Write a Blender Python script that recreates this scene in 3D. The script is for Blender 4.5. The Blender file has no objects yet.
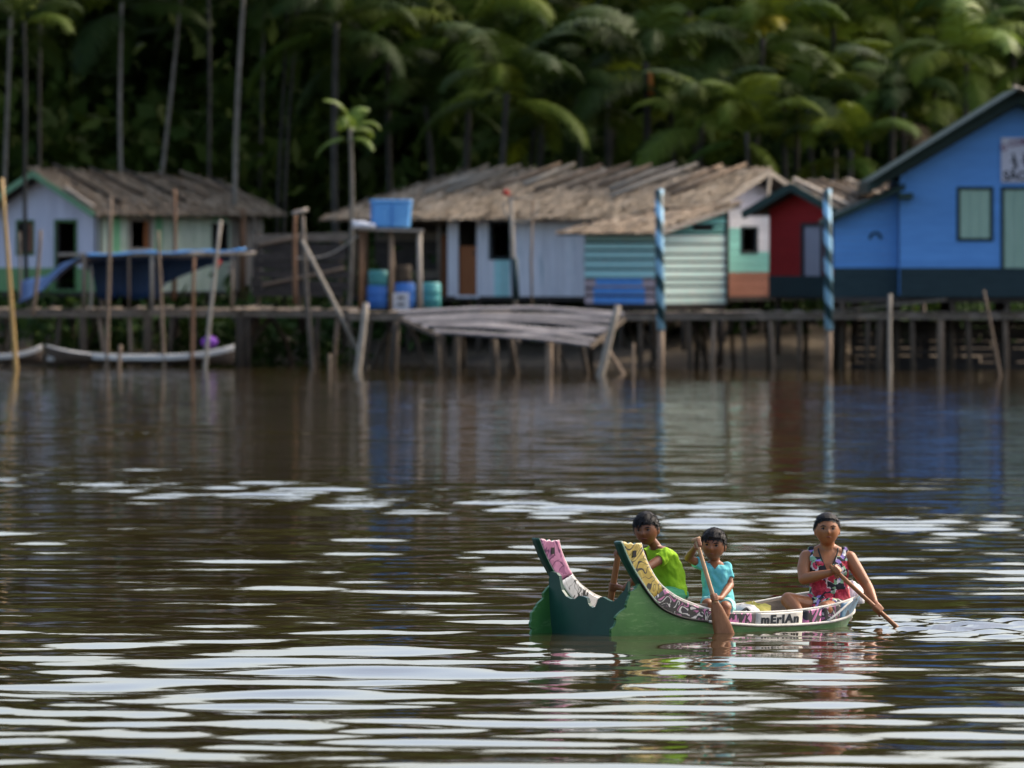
import bpy, bmesh, math, random
import numpy as np
from mathutils import Vector, Matrix, noise as mnoise

R = math.radians
random.seed(11)
rng = np.random.default_rng(5)
scene = bpy.context.scene
COL = scene.collection

# ------------------------------------------------------------------ camera, sky, sun, exposure
F = 9100.0                      # focal length in pixels of a 1024 px wide frame
CAM_H = 3.0                     # metres above the river
HORIZON = 242.0
cam_data = bpy.data.cameras.new('camera')
cam_data.sensor_width = 36.0
cam_data.lens = F / 1024 * 36.0
cam_data.shift_y = -(384 - HORIZON) / 1024
cam_data.clip_start = 1.0
cam_data.clip_end = 5000
cam_data.dof.use_dof = True
cam_data.dof.focus_distance = 70.2
cam_data.dof.aperture_fstop = 4.7
cam = bpy.data.objects.new('camera', cam_data)
COL.objects.link(cam)
cam.location = (0, 0, CAM_H)
cam.rotation_euler = (R(90), 0, 0)
scene.camera = cam

SUN_DIR = Vector((0.66, 0.38, 0.66)).normalized()      # towards the sun
world = bpy.data.worlds.new('World')
scene.world = world
world.use_nodes = True
wn = world.node_tree
bg = wn.nodes['Background']
sky = wn.nodes.new('ShaderNodeTexSky')
sky.sky_type = 'NISHITA'
sky.sun_disc = False
sky.sun_elevation = math.asin(SUN_DIR.z)
sky.sun_rotation = math.atan2(SUN_DIR.x, SUN_DIR.y)
sky.air_density = 1.0
sky.dust_density = 5.0
sky.ozone_density = 1.6
wn.links.new(sky.outputs[0], bg.inputs[0])
bg.inputs[1].default_value = 0.15
sun_data = bpy.data.lights.new('sun', 'SUN')
sun_data.energy = 1.3
sun_data.angle = R(10)
sun_data.color = (1.0, 0.87, 0.70)
sun = bpy.data.objects.new('sun', sun_data)
COL.objects.link(sun)
sun.rotation_euler = SUN_DIR.to_track_quat('Z', 'Y').to_euler()
scene.view_settings.view_transform = 'Standard'
scene.view_settings.look = 'None'
scene.view_settings.gamma = 1.0
scene.view_settings.exposure = 1.15
scene.cycles.max_bounces = 8
scene.cycles.use_denoising = True


def W(px, py, Y):
    return Vector(((px - 512) * Y / F, Y, CAM_H + (HORIZON - py) * Y / F))


# ------------------------------------------------------------------ helpers
def tag(o, label=None, cat=None, group=None, kind=None):
    if label: o['label'] = label
    if cat: o['category'] = cat
    if group: o['group'] = group
    if kind: o['kind'] = kind
    return o


def empty(name, loc=(0, 0, 0), rz=0.0):
    o = bpy.data.objects.new(name, None)
    o.empty_display_size = 0.2
    COL.objects.link(o)
    o.location = loc
    o.rotation_euler = (0, 0, rz)
    return o


class MB:
    def __init__(s):
        s.v = []; s.f = []; s.m = []

    def add(s, verts, faces, mi=0):
        b = len(s.v)
        s.v += [tuple(p) for p in verts]
        s.f += [tuple(i + b for i in f) for f in faces]
        s.m += [mi] * len(faces)
        return s

    def box(s, c, d, M=None, mi=0):
        c = Vector(c); x, y, z = [k / 2 for k in d]
        vs = [Vector((i * x, j * y, k * z)) for k in (-1, 1) for j in (-1, 1) for i in (-1, 1)]
        if M is not None: vs = [M @ p for p in vs]
        s.add([c + p for p in vs], [(0, 2, 3, 1), (4, 5, 7, 6), (0, 1, 5, 4), (2, 6, 7, 3), (0, 4, 6, 2), (1, 3, 7, 5)], mi)
        return s

    def beam(s, a, b, w, h, up=(0, 0, 1), mi=0):
        a = Vector(a); b = Vector(b); d = (b - a)
        L = d.length; x = d / L
        y = Vector(up).cross(x)
        if y.length < 1e-4: y = Vector((0, 1, 0)).cross(x)
        y.normalize(); z = x.cross(y)
        M = Matrix((x, y, z)).transposed()
        return s.box((a + b) / 2, (L, w, h), M, mi)

    def tube(s, pts, rad, n=8, cap=True, mi=0):
        pts = [Vector(p) for p in pts]
        if not isinstance(rad, (list, tuple)): rad = [rad] * len(pts)
        ref = None; rings = []
        for i, p in enumerate(pts):
            t = (pts[min(i + 1, len(pts) - 1)] - pts[max(i - 1, 0)]).normalized()
            if ref is None:
                ref = Vector((0, 0, 1)) if abs(t.z) < 0.9 else Vector((1, 0, 0))
            u = (ref - t * ref.dot(t)).normalized(); w = t.cross(u); ref = u
            rings.append([p + (u * math.cos(2 * math.pi * k / n) + w * math.sin(2 * math.pi * k / n)) * rad[i] for k in range(n)])
        vs = [p for r in rings for p in r]; fs = []
        for i in range(len(pts) - 1):
            for k in range(n):
                a = i * n + k; b = i * n + (k + 1) % n
                fs.append((a, b, b + n, a + n))
        if cap:
            fs.append(tuple(range(n - 1, -1, -1)))
            fs.append(tuple((len(pts) - 1) * n + k for k in range(n)))
        return s.add(vs, fs, mi)

    def loft(s, rings, mi=0, cap=True):
        n = len(rings[0]); vs = [p for r in rings for p in r]; fs = []
        for i in range(len(rings) - 1):
            for k in range(n):
                a = i * n + k; b = i * n + (k + 1) % n
                fs.append((a, b, b + n, a + n))
        if cap:
            fs.append(tuple(range(n - 1, -1, -1)))
            fs.append(tuple((len(rings) - 1) * n + k for k in range(n)))
        return s.add(vs, fs, mi)

    def prism(s, poly, off, mi=0):
        n = len(poly); off = Vector(off)
        a = [Vector(p) for p in poly]
        vs = a + [p + off for p in a]
        fs = [tuple(range(n)), tuple(range(2 * n - 1, n - 1, -1))]
        fs += [(k, k + n, (k + 1) % n + n, (k + 1) % n) for k in range(n)]
        return s.add(vs, fs, mi)

    def grid(s, rows, mi=0):
        n = len(rows[0]); m = len(rows)
        vs = [p for r in rows for p in r]
        fs = [(i * n + k, i * n + k + 1, (i + 1) * n + k + 1, (i + 1) * n + k) for i in range(m - 1) for k in range(n - 1)]
        return s.add(vs, fs, mi)

    def sheet(s, rows_a, rows_b, mi=0, mi_b=None, mi_e=None):
        """closed thick sheet between two equal grids"""
        n = len(rows_a[0]); m = len(rows_a); N = n * m
        vs = [p for r in rows_a for p in r] + [p for r in rows_b for p in r]
        q = lambda i, k: i * n + k
        fa = [(q(i, k), q(i, k + 1), q(i + 1, k + 1), q(i + 1, k)) for i in range(m - 1) for k in range(n - 1)]
        fb = [tuple(N + j for j in reversed(f)) for f in fa]
        bd = [q(0, k) for k in range(n)] + [q(i, n - 1) for i in range(1, m)] + [q(m - 1, k) for k in range(n - 2, -1, -1)] + [q(i, 0) for i in range(m - 2, 0, -1)]
        fe = [(bd[k], bd[k] + N, bd[(k + 1) % len(bd)] + N, bd[(k + 1) % len(bd)]) for k in range(len(bd))]
        b0 = len(s.v)
        s.add(vs, fa + fb + fe, mi)
        c0 = len(s.m) - len(fa) - len(fb) - len(fe)
        if mi_b is not None:
            for i in range(len(fb)): s.m[c0 + len(fa) + i] = mi_b
        if mi_e is not None:
            for i in range(len(fe)): s.m[c0 + len(fa) + len(fb) + i] = mi_e
        return s

    def mesh(s, name, mats, smooth=False):
        me = bpy.data.meshes.new(name)
        me.from_pydata(s.v, [], s.f)
        if not isinstance(mats, (list, tuple)): mats = [mats]
        for m in mats: me.materials.append(m)
        me.polygons.foreach_set('material_index', s.m)
        if smooth: me.polygons.foreach_set('use_smooth', [True] * len(s.f))
        bm = bmesh.new(); bm.from_mesh(me)
        bmesh.ops.recalc_face_normals(bm, faces=bm.faces)
        bm.to_mesh(me); bm.free()
        me.update()
        return me

    def build(s, name, mats, parent=None, smooth=False, loc=None):
        o = bpy.data.objects.new(name, s.mesh(name, mats, smooth))
        COL.objects.link(o)
        if parent is not None: o.parent = parent
        if loc is not None: o.location = loc
        return o


def fast_mesh(name, V, Fq, mat, smooth=False):
    """numpy verts (n,3), quads (m,4)"""
    me = bpy.data.meshes.new(name)
    me.vertices.add(len(V)); me.vertices.foreach_set('co', np.asarray(V, np.float32).ravel())
    k = Fq.shape[1]
    me.loops.add(Fq.size); me.loops.foreach_set('vertex_index', Fq.astype(np.int32).ravel())
    me.polygons.add(len(Fq)); me.polygons.foreach_set('loop_start', np.arange(0, Fq.size, k, dtype=np.int32))
    me.polygons.foreach_set('use_smooth', np.full(len(Fq), smooth))
    me.materials.append(mat)
    me.update(); me.validate()
    return me


def link(name, me, parent=None, loc=None):
    o = bpy.data.objects.new(name, me); COL.objects.link(o)
    if parent is not None: o.parent = parent
    if loc is not None: o.location = loc
    return o


# ------------------------------------------------------------------ materials
def newmat(name):
    m = bpy.data.materials.new(name); m.use_nodes = True
    nt = m.node_tree
    return m, nt, nt.nodes['Principled BSDF']


def N(nt, typ, **kw):
    n = nt.nodes.new(typ)
    for k, v in kw.items():
        if k.startswith('i_'):
            n.inputs[k[2:].replace('_', ' ')].default_value = v
        else:
            setattr(n, k, v)
    return n


def ramp(nt, fac, stops, interp='LINEAR'):
    r = nt.nodes.new('ShaderNodeValToRGB')
    r.color_ramp.interpolation = interp
    while len(r.color_ramp.elements) < len(stops): r.color_ramp.elements.new(0.5)
    for e, (p, c) in zip(r.color_ramp.elements, stops):
        e.position = p; e.color = (*c, 1) if len(c) == 3 else c
    nt.links.new(fac, r.inputs[0])
    return r.outputs[0]


def mix(nt, fac, a, b, mode='MIX'):
    n = nt.nodes.new('ShaderNodeMix'); n.data_type = 'RGBA'; n.blend_type = mode
    for sock, val in ((n.inputs[0], fac), (n.inputs[6], a), (n.inputs[7], b)):
        if isinstance(val, (int, float)): sock.default_value = val
        elif isinstance(val, tuple): sock.default_value = (*val, 1) if len(val) == 3 else val
        else: nt.links.new(val, sock)
    return n.outputs[2]


def math_n(nt, op, a, b=0.0):
    n = nt.nodes.new('ShaderNodeMath'); n.operation = op
    for sock, val in ((n.inputs[0], a), (n.inputs[1], b)):
        if isinstance(val, (int, float)): sock.default_value = val
        else: nt.links.new(val, sock)
    return n.outputs[0]


def coords(nt, scale=(1, 1, 1), kind='Object', shift=True):
    tc = nt.nodes.new('ShaderNodeTexCoord')
    mp = nt.nodes.new('ShaderNodeMapping'); mp.inputs['Scale'].default_value = scale
    nt.links.new(tc.outputs[kind], mp.inputs[0])
    if shift:
        oi = nt.nodes.new('ShaderNodeObjectInfo')
        mm = nt.nodes.new('ShaderNodeMath'); mm.operation = 'MULTIPLY'; mm.inputs[1].default_value = 37.0
        nt.links.new(oi.outputs['Random'], mm.inputs[0])
        nt.links.new(mm.outputs[0], mp.inputs['Location'])
    return mp.outputs[0]


def noise_n(nt, vec, scale, detail=4, rough=0.6, dist=0.0):
    n = nt.nodes.new('ShaderNodeTexNoise')
    n.inputs['Scale'].default_value = scale; n.inputs['Detail'].default_value = detail
    n.inputs['Roughness'].default_value = rough; n.inputs['Distortion'].default_value = dist
    nt.links.new(vec, n.inputs['Vector'])
    return n.outputs['Fac']


def bump(nt, bs, h, strength=0.3, dist=0.01):
    b = nt.nodes.new('ShaderNodeBump'); b.inputs['Strength'].default_value = strength; b.inputs['Distance'].default_value = dist
    nt.links.new(h, b.inputs['Height']); nt.links.new(b.outputs[0], bs.inputs['Normal'])


def surface(name, c1, c2, scale=(1, 1, 1), ns=6, rough=0.8, wear=None, wear_amt=0.45, obj_var=0.25, bmp=0.3, spec=0.3, bdist=0.01):
    """two-tone noise surface, optional worn patches, per-object brightness variation"""
    m, nt, bs = newmat(name)
    v = coords(nt, scale)
    n1 = noise_n(nt, v, ns, 6, 0.65)
    c = ramp(nt, n1, [(0.3, c1), (0.7, c2)])
    if wear:
        n2 = noise_n(nt, v, ns * 0.6, 8, 0.75, 0.3)
        f = ramp(nt, n2, [(wear_amt + 0.10, (0, 0, 0)), (wear_amt + 0.17, (1, 1, 1))])
        c = mix(nt, f, c, wear)
    oi = nt.nodes.new('ShaderNodeObjectInfo')
    br = nt.nodes.new('ShaderNodeMapRange')
    br.inputs[3].default_value = 1 - obj_var; br.inputs[4].default_value = 1 + obj_var * 0.6
    nt.links.new(oi.outputs['Random'], br.inputs[0])
    hs = nt.nodes.new('ShaderNodeHueSaturation')
    nt.links.new(br.outputs[0], hs.inputs['Value']); nt.links.new(c, hs.inputs['Color'])
    nt.links.new(hs.outputs[0], bs.inputs['Base Color'])
    bs.inputs['Roughness'].default_value = rough
    bs.inputs['Specular IOR Level'].default_value = spec
    if bmp: bump(nt, bs, n1, bmp, bdist)
    return m


WX = (1, 8, 8); WZ = (8, 8, 0.8)
M = {}
M['grey_wood'] = surface('grey_wood', (0.085, 0.066, 0.048), (0.25, 0.20, 0.15), (0.8, 6, 6), 5)
M['pale_wood'] = surface('pale_wood', (0.22, 0.18, 0.135), (0.44, 0.38, 0.30), (4, 4, 0.8), 5)
M['pole_wood'] = surface('pole_wood', (0.11, 0.075, 0.048), (0.30, 0.215, 0.145), (9, 9, 0.7), 4)
M['brown_pole'] = surface('brown_pole', (0.14, 0.07, 0.035), (0.26, 0.14, 0.075), (9, 9, 0.7), 4)
M['slat_grey'] = surface('slat_grey', (0.06, 0.055, 0.055), (0.27, 0.25, 0.25), (0.8, 6, 6), 3, obj_var=.3)
M['bamboo'] = surface('bamboo', (0.34, 0.20, 0.065), (0.46, 0.30, 0.11), (4, 4, 1.5), 4, rough=0.5)
M['dark_wood'] = surface('dark_wood', (0.025, 0.02, 0.016), (0.075, 0.06, 0.05), (1, 5, 5), 4)
M['dark_post'] = surface('dark_post', (0.032, 0.023, 0.015), (0.11, 0.08, 0.052), (6, 6, 0.8), 4)
M['lavender'] = surface('lavender_paint', (0.56, 0.54, 0.62), (0.70, 0.68, 0.74), (6, 6, 0.7), 2, wear=(0.34, 0.33, 0.35), wear_amt=0.50, obj_var=0.10)
M['white_lav'] = surface('whitewash', (0.64, 0.62, 0.65), (0.79, 0.77, 0.77), (5, 5, 0.6), 2, wear=(0.33, 0.42, 0.45), wear_amt=0.48, obj_var=0.10)
M['cream_green'] = surface('cream_green', (0.40, 0.46, 0.32), (0.58, 0.60, 0.47), (7, 7, 0.6), 2.5, wear=(0.20, 0.34, 0.17), wear_amt=0.46, obj_var=0.2)
M['pale_green'] = surface('pale_green', (0.17, 0.40, 0.19), (0.24, 0.48, 0.25), (5, 5, 1), 3, wear=(0.42, 0.45, 0.32), wear_amt=0.52)
M['low_green'] = surface('lower_green', (0.14, 0.27, 0.11), (0.19, 0.33, 0.14), (3, 3, 1), 3, obj_var=0.1)
M['bare_plank'] = surface('bare_plank', (0.28, 0.23, 0.18), (0.46, 0.41, 0.34), (7, 7, 0.6), 3)
M['trim_green'] = surface('trim_green', (0.05, 0.12, 0.035), (0.09, 0.18, 0.06), (2, 2, 2), 3, obj_var=0.1)
M['barge_green'] = surface('barge_green', (0.14, 0.28, 0.15), (0.22, 0.36, 0.2), (2, 2, 2), 3, obj_var=0.1)
M['mint'] = surface('mint_paint', (0.18, 0.50, 0.42), (0.26, 0.58, 0.50), (2, 6, 6), 2.5, wear=(0.40, 0.48, 0.50), wear_amt=0.50, obj_var=0.12)
M['mint_pale'] = surface('mint_pale', (0.46, 0.70, 0.60), (0.68, 0.76, 0.68), (2, 6, 6), 2.5, wear=(0.70, 0.68, 0.56), wear_amt=0.44, obj_var=0.15)
M['teal'] = surface('teal_paint', (0.32, 0.62, 0.60), (0.46, 0.72, 0.69), (2, 6, 6), 2.5, wear=(0.52, 0.52, 0.54), wear_amt=0.50, obj_var=0.18)
M['blue_patch'] = surface('blue_patch', (0.07, 0.22, 0.58), (0.14, 0.36, 0.70), (2, 6, 6), 3, wear=(0.42, 0.36, 0.42), wear_amt=0.54, obj_var=0.2)
M['pink_worn'] = surface('pink_worn', (0.42, 0.30, 0.30), (0.50, 0.40, 0.40), (2, 6, 6), 3, wear=(0.30, 0.42, 0.45), wear_amt=0.5, obj_var=0.2)
M['brick_paint'] = surface('brick_paint', (0.26, 0.10, 0.06), (0.34, 0.15, 0.10), (2, 5, 5), 3, obj_var=0.12)
M['red'] = surface('red_paint', (0.30, 0.012, 0.014), (0.38, 0.022, 0.02), (2, 5, 5), 2, obj_var=0.10)
M['blue'] = surface('blue_paint', (0.10, 0.28, 0.62), (0.13, 0.34, 0.70), (1, 5, 5), 1.6, obj_var=0.07, rough=0.6, bmp=0.15)
M['dark_teal'] = surface('dark_teal_paint', (0.012, 0.030, 0.034), (0.022, 0.045, 0.05), (1, 4, 4), 2, obj_var=0.1, rough=0.65)
M['fascia'] = surface('fascia_green', (0.012, 0.032, 0.026), (0.022, 0.05, 0.04), (1, 4, 4), 2, rough=0.6)
M['shutter'] = surface('shutter_green', (0.30, 0.44, 0.33), (0.36, 0.50, 0.38), (5, 5, 1), 2, obj_var=0.06)
M['door_brown'] = surface('door_brown', (0.20, 0.065, 0.02), (0.30, 0.11, 0.04), (7, 7, 0.7), 3)
M['door_grey'] = surface('door_grey', (0.36, 0.36, 0.42), (0.46, 0.46, 0.52), (5, 5, 0.7), 3, obj_var=0.08)
M['sign'] = surface('sign_white', (0.55, 0.53, 0.58), (0.64, 0.62, 0.66), (1, 1, 1), 3, obj_var=0, bmp=0)
M['ink'] = surface('ink', (0.02, 0.025, 0.03), (0.03, 0.035, 0.04), obj_var=0, bmp=0)
M['ink_purple'] = surface('ink_purple', (0.20, 0.10, 0.16), (0.26, 0.14, 0.20), obj_var=0, bmp=0)
M['tarp'] = surface('tarp_blue', (0.012, 0.045, 0.13), (0.022, 0.07, 0.19), (1, 1, 1), 1.5, rough=0.45, obj_var=0, bmp=0.2, spec=0.4)
M['tank'] = surface('tank_blue', (0.11, 0.33, 0.66), (0.15, 0.40, 0.74), (2, 2, 2), 2, rough=0.4, obj_var=0.1, bmp=0.05)
M['barrel'] = surface('barrel_blue', (0.04, 0.15, 0.46), (0.06, 0.19, 0.52), (2, 2, 2), 2, rough=0.45, obj_var=0.1, bmp=0.05)
M['barrel_teal'] = surface('barrel_teal', (0.07, 0.30, 0.30), (0.10, 0.36, 0.35), (2, 2, 2), 2, rough=0.45, obj_var=0.1, bmp=0.05)
M['white_plastic'] = surface('white_plastic', (0.62, 0.62, 0.64), (0.72, 0.72, 0.74), (2, 2, 2), 2, rough=0.5, obj_var=0.05, bmp=0.05)
M['rope'] = surface('rope', (0.30, 0.27, 0.22), (0.42, 0.38, 0.32), (2, 2, 2), 9)
M['purple'] = surface('purple_cloth', (0.12, 0.03, 0.25), (0.18, 0.05, 0.34), (2, 2, 2), 9)
M['cloth_white'] = surface('white_cloth', (0.62, 0.62, 0.64), (0.76, 0.76, 0.78), (1, 1, 1), 9, obj_var=0, bmp=0.2)
M['red_rag'] = surface('red_rag', (0.45, 0.04, 0.03), (0.55, 0.07, 0.05), (1, 1, 1), 9, obj_var=0)
M['mud'] = surface('mud', (0.045, 0.032, 0.020), (0.13, 0.095, 0.055), (1, 1, 1), 0.9, rough=0.75, obj_var=0, bmp=0.6, bdist=0.08)
M['backing_hill'] = surface('backing_hill_soil', (0.008, 0.012, 0.004), (0.02, 0.028, 0.008), (1, 1, 1), 0.5, rough=1.0, obj_var=0, spec=0.0)
M['canoe_wood'] = surface('canoe_wood', (0.05, 0.035, 0.025), (0.13, 0.09, 0.06), (1, 6, 6), 3)
M['canoe_white'] = surface('canoe_white', (0.50, 0.48, 0.44), (0.62, 0.60, 0.55), (1, 4, 4), 3)
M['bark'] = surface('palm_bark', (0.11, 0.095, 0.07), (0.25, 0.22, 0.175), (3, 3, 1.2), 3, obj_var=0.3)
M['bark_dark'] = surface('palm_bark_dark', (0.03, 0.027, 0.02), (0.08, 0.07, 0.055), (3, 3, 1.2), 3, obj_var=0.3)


def island_mat(name, cols, rough=0.8, trans=0.0, spec=0.3, obj_mix=None):
    m, nt, bs = newmat(name)
    g = nt.nodes.new('ShaderNodeNewGeometry')
    c = ramp(nt, g.outputs['Random Per Island'], [(i / (len(cols) - 1), k) for i, k in enumerate(cols)])
    if obj_mix:
        oi = nt.nodes.new('ShaderNodeObjectInfo')
        f = ramp(nt, oi.outputs['Random'], [(0.0, (0, 0, 0)), (1.0, (1, 1, 1))])
        c2 = mix(nt, f, obj_mix[0], obj_mix[1])
        c = mix(nt, 0.65, c, c2)
    nt.links.new(c, bs.inputs['Base Color'])
    bs.inputs['Roughness'].default_value = rough
    bs.inputs['Specular IOR Level'].default_value = spec
    if trans:
        t = nt.nodes.new('ShaderNodeBsdfTranslucent'); nt.links.new(c, t.inputs[0])
        ms = nt.nodes.new('ShaderNodeMixShader'); ms.inputs[0].default_value = trans
        nt.links.new(bs.outputs[0], ms.inputs[1]); nt.links.new(t.outputs[0], ms.inputs[2])
        nt.links.new(ms.outputs[0], nt.nodes['Material Output'].inputs[0])
    return m


M['thatch'] = island_mat('thatch', [(0.16, 0.115, 0.075), (0.34, 0.26, 0.18), (0.24, 0.175, 0.115), (0.42, 0.34, 0.25), (0.20, 0.15, 0.10)], 0.9)
M['thatch_grey'] = island_mat('thatch_grey', [(0.15, 0.115, 0.075), (0.33, 0.26, 0.18), (0.22, 0.165, 0.11), (0.42, 0.345, 0.255), (0.18, 0.14, 0.095)], 0.9)
M['thatch_brown'] = island_mat('thatch_brown', [(0.15, 0.105, 0.065), (0.32, 0.235, 0.15), (0.23, 0.16, 0.10), (0.40, 0.31, 0.21)], 0.9)
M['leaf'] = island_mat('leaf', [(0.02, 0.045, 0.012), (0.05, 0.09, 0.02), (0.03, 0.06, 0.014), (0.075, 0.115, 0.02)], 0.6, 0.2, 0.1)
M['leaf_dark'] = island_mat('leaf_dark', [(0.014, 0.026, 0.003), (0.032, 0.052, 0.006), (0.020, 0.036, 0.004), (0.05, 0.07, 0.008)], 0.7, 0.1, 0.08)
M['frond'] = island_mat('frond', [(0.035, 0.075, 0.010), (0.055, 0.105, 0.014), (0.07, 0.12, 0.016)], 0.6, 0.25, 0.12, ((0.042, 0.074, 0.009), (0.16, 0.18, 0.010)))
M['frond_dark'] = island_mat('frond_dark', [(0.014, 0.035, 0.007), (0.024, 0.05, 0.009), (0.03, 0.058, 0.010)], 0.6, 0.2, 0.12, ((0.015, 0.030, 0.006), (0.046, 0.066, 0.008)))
M['frond_bright'] = island_mat('frond_bright', [(0.10, 0.17, 0.02), (0.15, 0.22, 0.03), (0.20, 0.26, 0.035)], 0.45, 0.3)
M['frond_yellow'] = island_mat('frond_yellow', [(0.30, 0.26, 0.02), (0.38, 0.32, 0.03), (0.26, 0.24, 0.03)], 0.5, 0.3)
M['frond_dry'] = island_mat('frond_dry', [(0.10, 0.065, 0.03), (0.14, 0.09, 0.045), (0.08, 0.05, 0.025)], 0.8, 0.1)
M['fruit'] = surface('palm_fruit_stalk', (0.35, 0.11, 0.02), (0.45, 0.16, 0.03), (1, 1, 1), 4)

# ------------------------------------------------------------------ water
def build_water():
    m, nt, bs = newmat('river_water')
    tc = nt.nodes.new('ShaderNodeTexCoord')
    mp = nt.nodes.new('ShaderNodeMapping'); mp.inputs['Scale'].default_value = (1.0, 1.0, 1.0)
    nt.links.new(tc.outputs['Object'], mp.inputs[0])
    n0 = noise_n(nt, mp.outputs[0], 0.05, 3)
    c = ramp(nt, n0, [(0.3, (0.030, 0.020, 0.008)), (0.7, (0.045, 0.030, 0.013))])
    nt.links.new(c, bs.inputs['Base Color'])
    bs.inputs['Roughness'].default_value = 0.03
    bs.inputs['IOR'].default_value = 1.33
    mp2 = nt.nodes.new('ShaderNodeMapping'); mp2.inputs['Scale'].default_value = (1.1, 2.0, 1.0)
    nt.links.new(tc.outputs['Object'], mp2.inputs[0])
    n1 = noise_n(nt, mp2.outputs[0], 1.6, 3, 0.5, 0.4)
    b = nt.nodes.new('ShaderNodeBump'); b.inputs['Strength'].default_value = 1.0; b.inputs['Distance'].default_value = 0.012
    sy = nt.nodes.new('ShaderNodeSeparateXYZ'); nt.links.new(tc.outputs['Object'], sy.inputs[0])
    mr = nt.nodes.new('ShaderNodeMapRange'); mr.inputs[1].default_value = 85; mr.inputs[2].default_value = 150; mr.inputs[3].default_value = 0.12; mr.inputs[4].default_value = 1.0
    nt.links.new(sy.outputs[1], mr.inputs[0])
    nt.links.new(math_n(nt, 'MULTIPLY', n1, mr.outputs[0]), b.inputs['Height']); nt.links.new(b.outputs[0], bs.inputs['Normal'])
    # graded grid, finest where the waves show
    ys = [-400., -200., -90., -40., 0., 20., 35., 45.]
    y = 50.
    while y < 262:
        ys.append(y); y += min(0.42, 0.0019 * y)
    ys += [270., 300.]
    ys = np.array(ys)
    fr = np.concatenate([[-3.2, -1.0, -0.4, -0.2, -0.13], np.arange(-0.085, 0.0851, 0.00062), [0.13, 0.2, 0.4, 1.0, 3.2]])
    base = np.maximum(np.abs(ys), 50.)[:, None]
    X = fr[None, :] * base * np.ones_like(ys)[:, None]
    Y = ys[:, None] * np.ones_like(X)
    r = np.random.default_rng(21)
    Z = np.zeros_like(X)
    # long low swell plus chop; crests lie mostly across the line of sight
    for lam, slope, n, spread in ((3.8, 0.013, 7, 0.34), (2.2, 0.026, 12, 0.46), (1.3, 0.036, 16, 0.60), (0.75, 0.025, 16, 0.7), (0.45, 0.010, 12, 0.9)):
        for k in range(n):
            l = lam * r.uniform(0.75, 1.3); a = r.normal(0, spread) + 0.06
            kx, ky = 2 * math.pi / l * math.sin(a), 2 * math.pi / l * math.cos(a)
            amp = slope * l / (2 * math.pi) * math.sqrt(2.0 / n)
            ph = r.uniform(0, 6.28)
            # slow group envelope breaks the crests up
            ex, ey, ep = r.uniform(-1.1, 1.1), r.uniform(-0.3, 0.3), r.uniform(0, 6.28)
            Z += amp * np.sin(kx * X + ky * Y + ph) * (0.6 + 0.65 * np.sin(ex * X + ey * Y + ep))
    gust = 0.82 + 0.42 * np.sin(0.35 * X + 0.11 * Y + 1.0) * np.sin(0.13 * Y - 0.2 * X) + 0.2 * np.sin(0.8 * X + 0.05 * Y)
    env = np.interp(Y, [45, 60, 75, 90, 130, 170, 230, 260], [1.08, 0.94, 0.72, 0.64, 0.56, 0.48, 0.32, 0.2])
    # a current line crosses the river with steeper chop on it
    line = np.exp(-((Y - (104 - 1.6 * X)) / 6.0) ** 2)
    chop = np.zeros_like(X)
    for k in range(14):
        l = r.uniform(0.6, 1.3); a = r.normal(0, 0.42)
        chop += np.sin(2 * math.pi / l * (math.sin(a) * X + math.cos(a) * Y) + r.uniform(0, 6.28)) * l * 0.0030
    Z = Z * gust * env + chop * line * 1.2
    # calmer water against the canoe, small disturbed water astern of it
    bx, by = X - 1.45, Y - 70.4
    u = bx * 0.743 + by * 0.669; w = -bx * 0.669 + by * 0.743
    calm = np.exp(-((u / 1.7) ** 4) - ((w / 0.65) ** 4))
    Z *= 1 - 0.85 * calm
    wk = np.exp(-((X - 3.55) / 0.95) ** 2 - ((Y - 71.0) / 1.9) ** 2) * (1 - calm)
    for k in range(16):
        l = r.uniform(0.25, 0.6); a = r.normal(0, .9)
        Z += wk * np.sin(2 * math.pi / l * (math.sin(a) * X + math.cos(a) * Y) + r.uniform(0, 6.28)) * l * 0.013
    for cx, cy in ((1.655, 69.66), (3.03, 70.55)):          # rings round the two dipped paddles
        d = np.hypot(X - cx, Y - cy)
        Z += 0.012 * np.exp(-(d / 0.45) ** 2) * np.sin(d * 2 * math.pi / 0.22)
    n = X.shape[1]; mm = X.shape[0]
    idx = np.arange(n * mm).reshape(mm, n)
    Fq = np.stack([idx[:-1, :-1], idx[:-1, 1:], idx[1:, 1:], idx[1:, :-1]], -1).reshape(-1, 4)
    me = fast_mesh('water', np.stack([X, Y, Z], -1).reshape(-1, 3), Fq, m, True)
    tag(link('water', me), kind='structure')


build_water()


# ------------------------------------------------------------------ ground
def ground_z(x, y):
    shore = 221 - 0.25 * max(-12, min(12, x)) - 2 * math.sin(x * 0.4)
    t = (y - shore)
    z = -0.9 + 1.2 * (1 / (1 + math.exp(-t / 2.2))) * 1.2
    if t > 4: z += min(0.5, (t - 4) * 0.06)
    z += 0.13 * mnoise.noise(Vector((x * 0.9, y * 0.9, 0))) + 0.08 * mnoise.noise(Vector((x * 2.7, y * 2.7, 3)))
    if y > 262: z += (y - 262) * 0.5 if y < 292 else 15 - (y - 292) * 0.004  # added hill, put in to block sky gaps behind the trees
    return z


def build_ground():
    xs = [-900, -400, -150, -80, -50, -30] + list(np.arange(-24, 24.1, 0.35)) + [30, 50, 80, 150, 400, 900]
    ys = [196, 204, 208] + list(np.arange(210, 236, 0.4)) + [238, 242, 248, 255, 262, 268, 275, 283, 292, 310, 400, 900, 3000]
    rows = [[(x, y, ground_z(x, y)) for x in xs] for y in ys]
    b = MB().grid(rows)
    g = b.build('ground', [M['mud'], M['backing_hill']], smooth=True)
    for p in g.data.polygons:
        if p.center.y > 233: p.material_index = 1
    tag(g, kind='structure')


build_ground()


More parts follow.
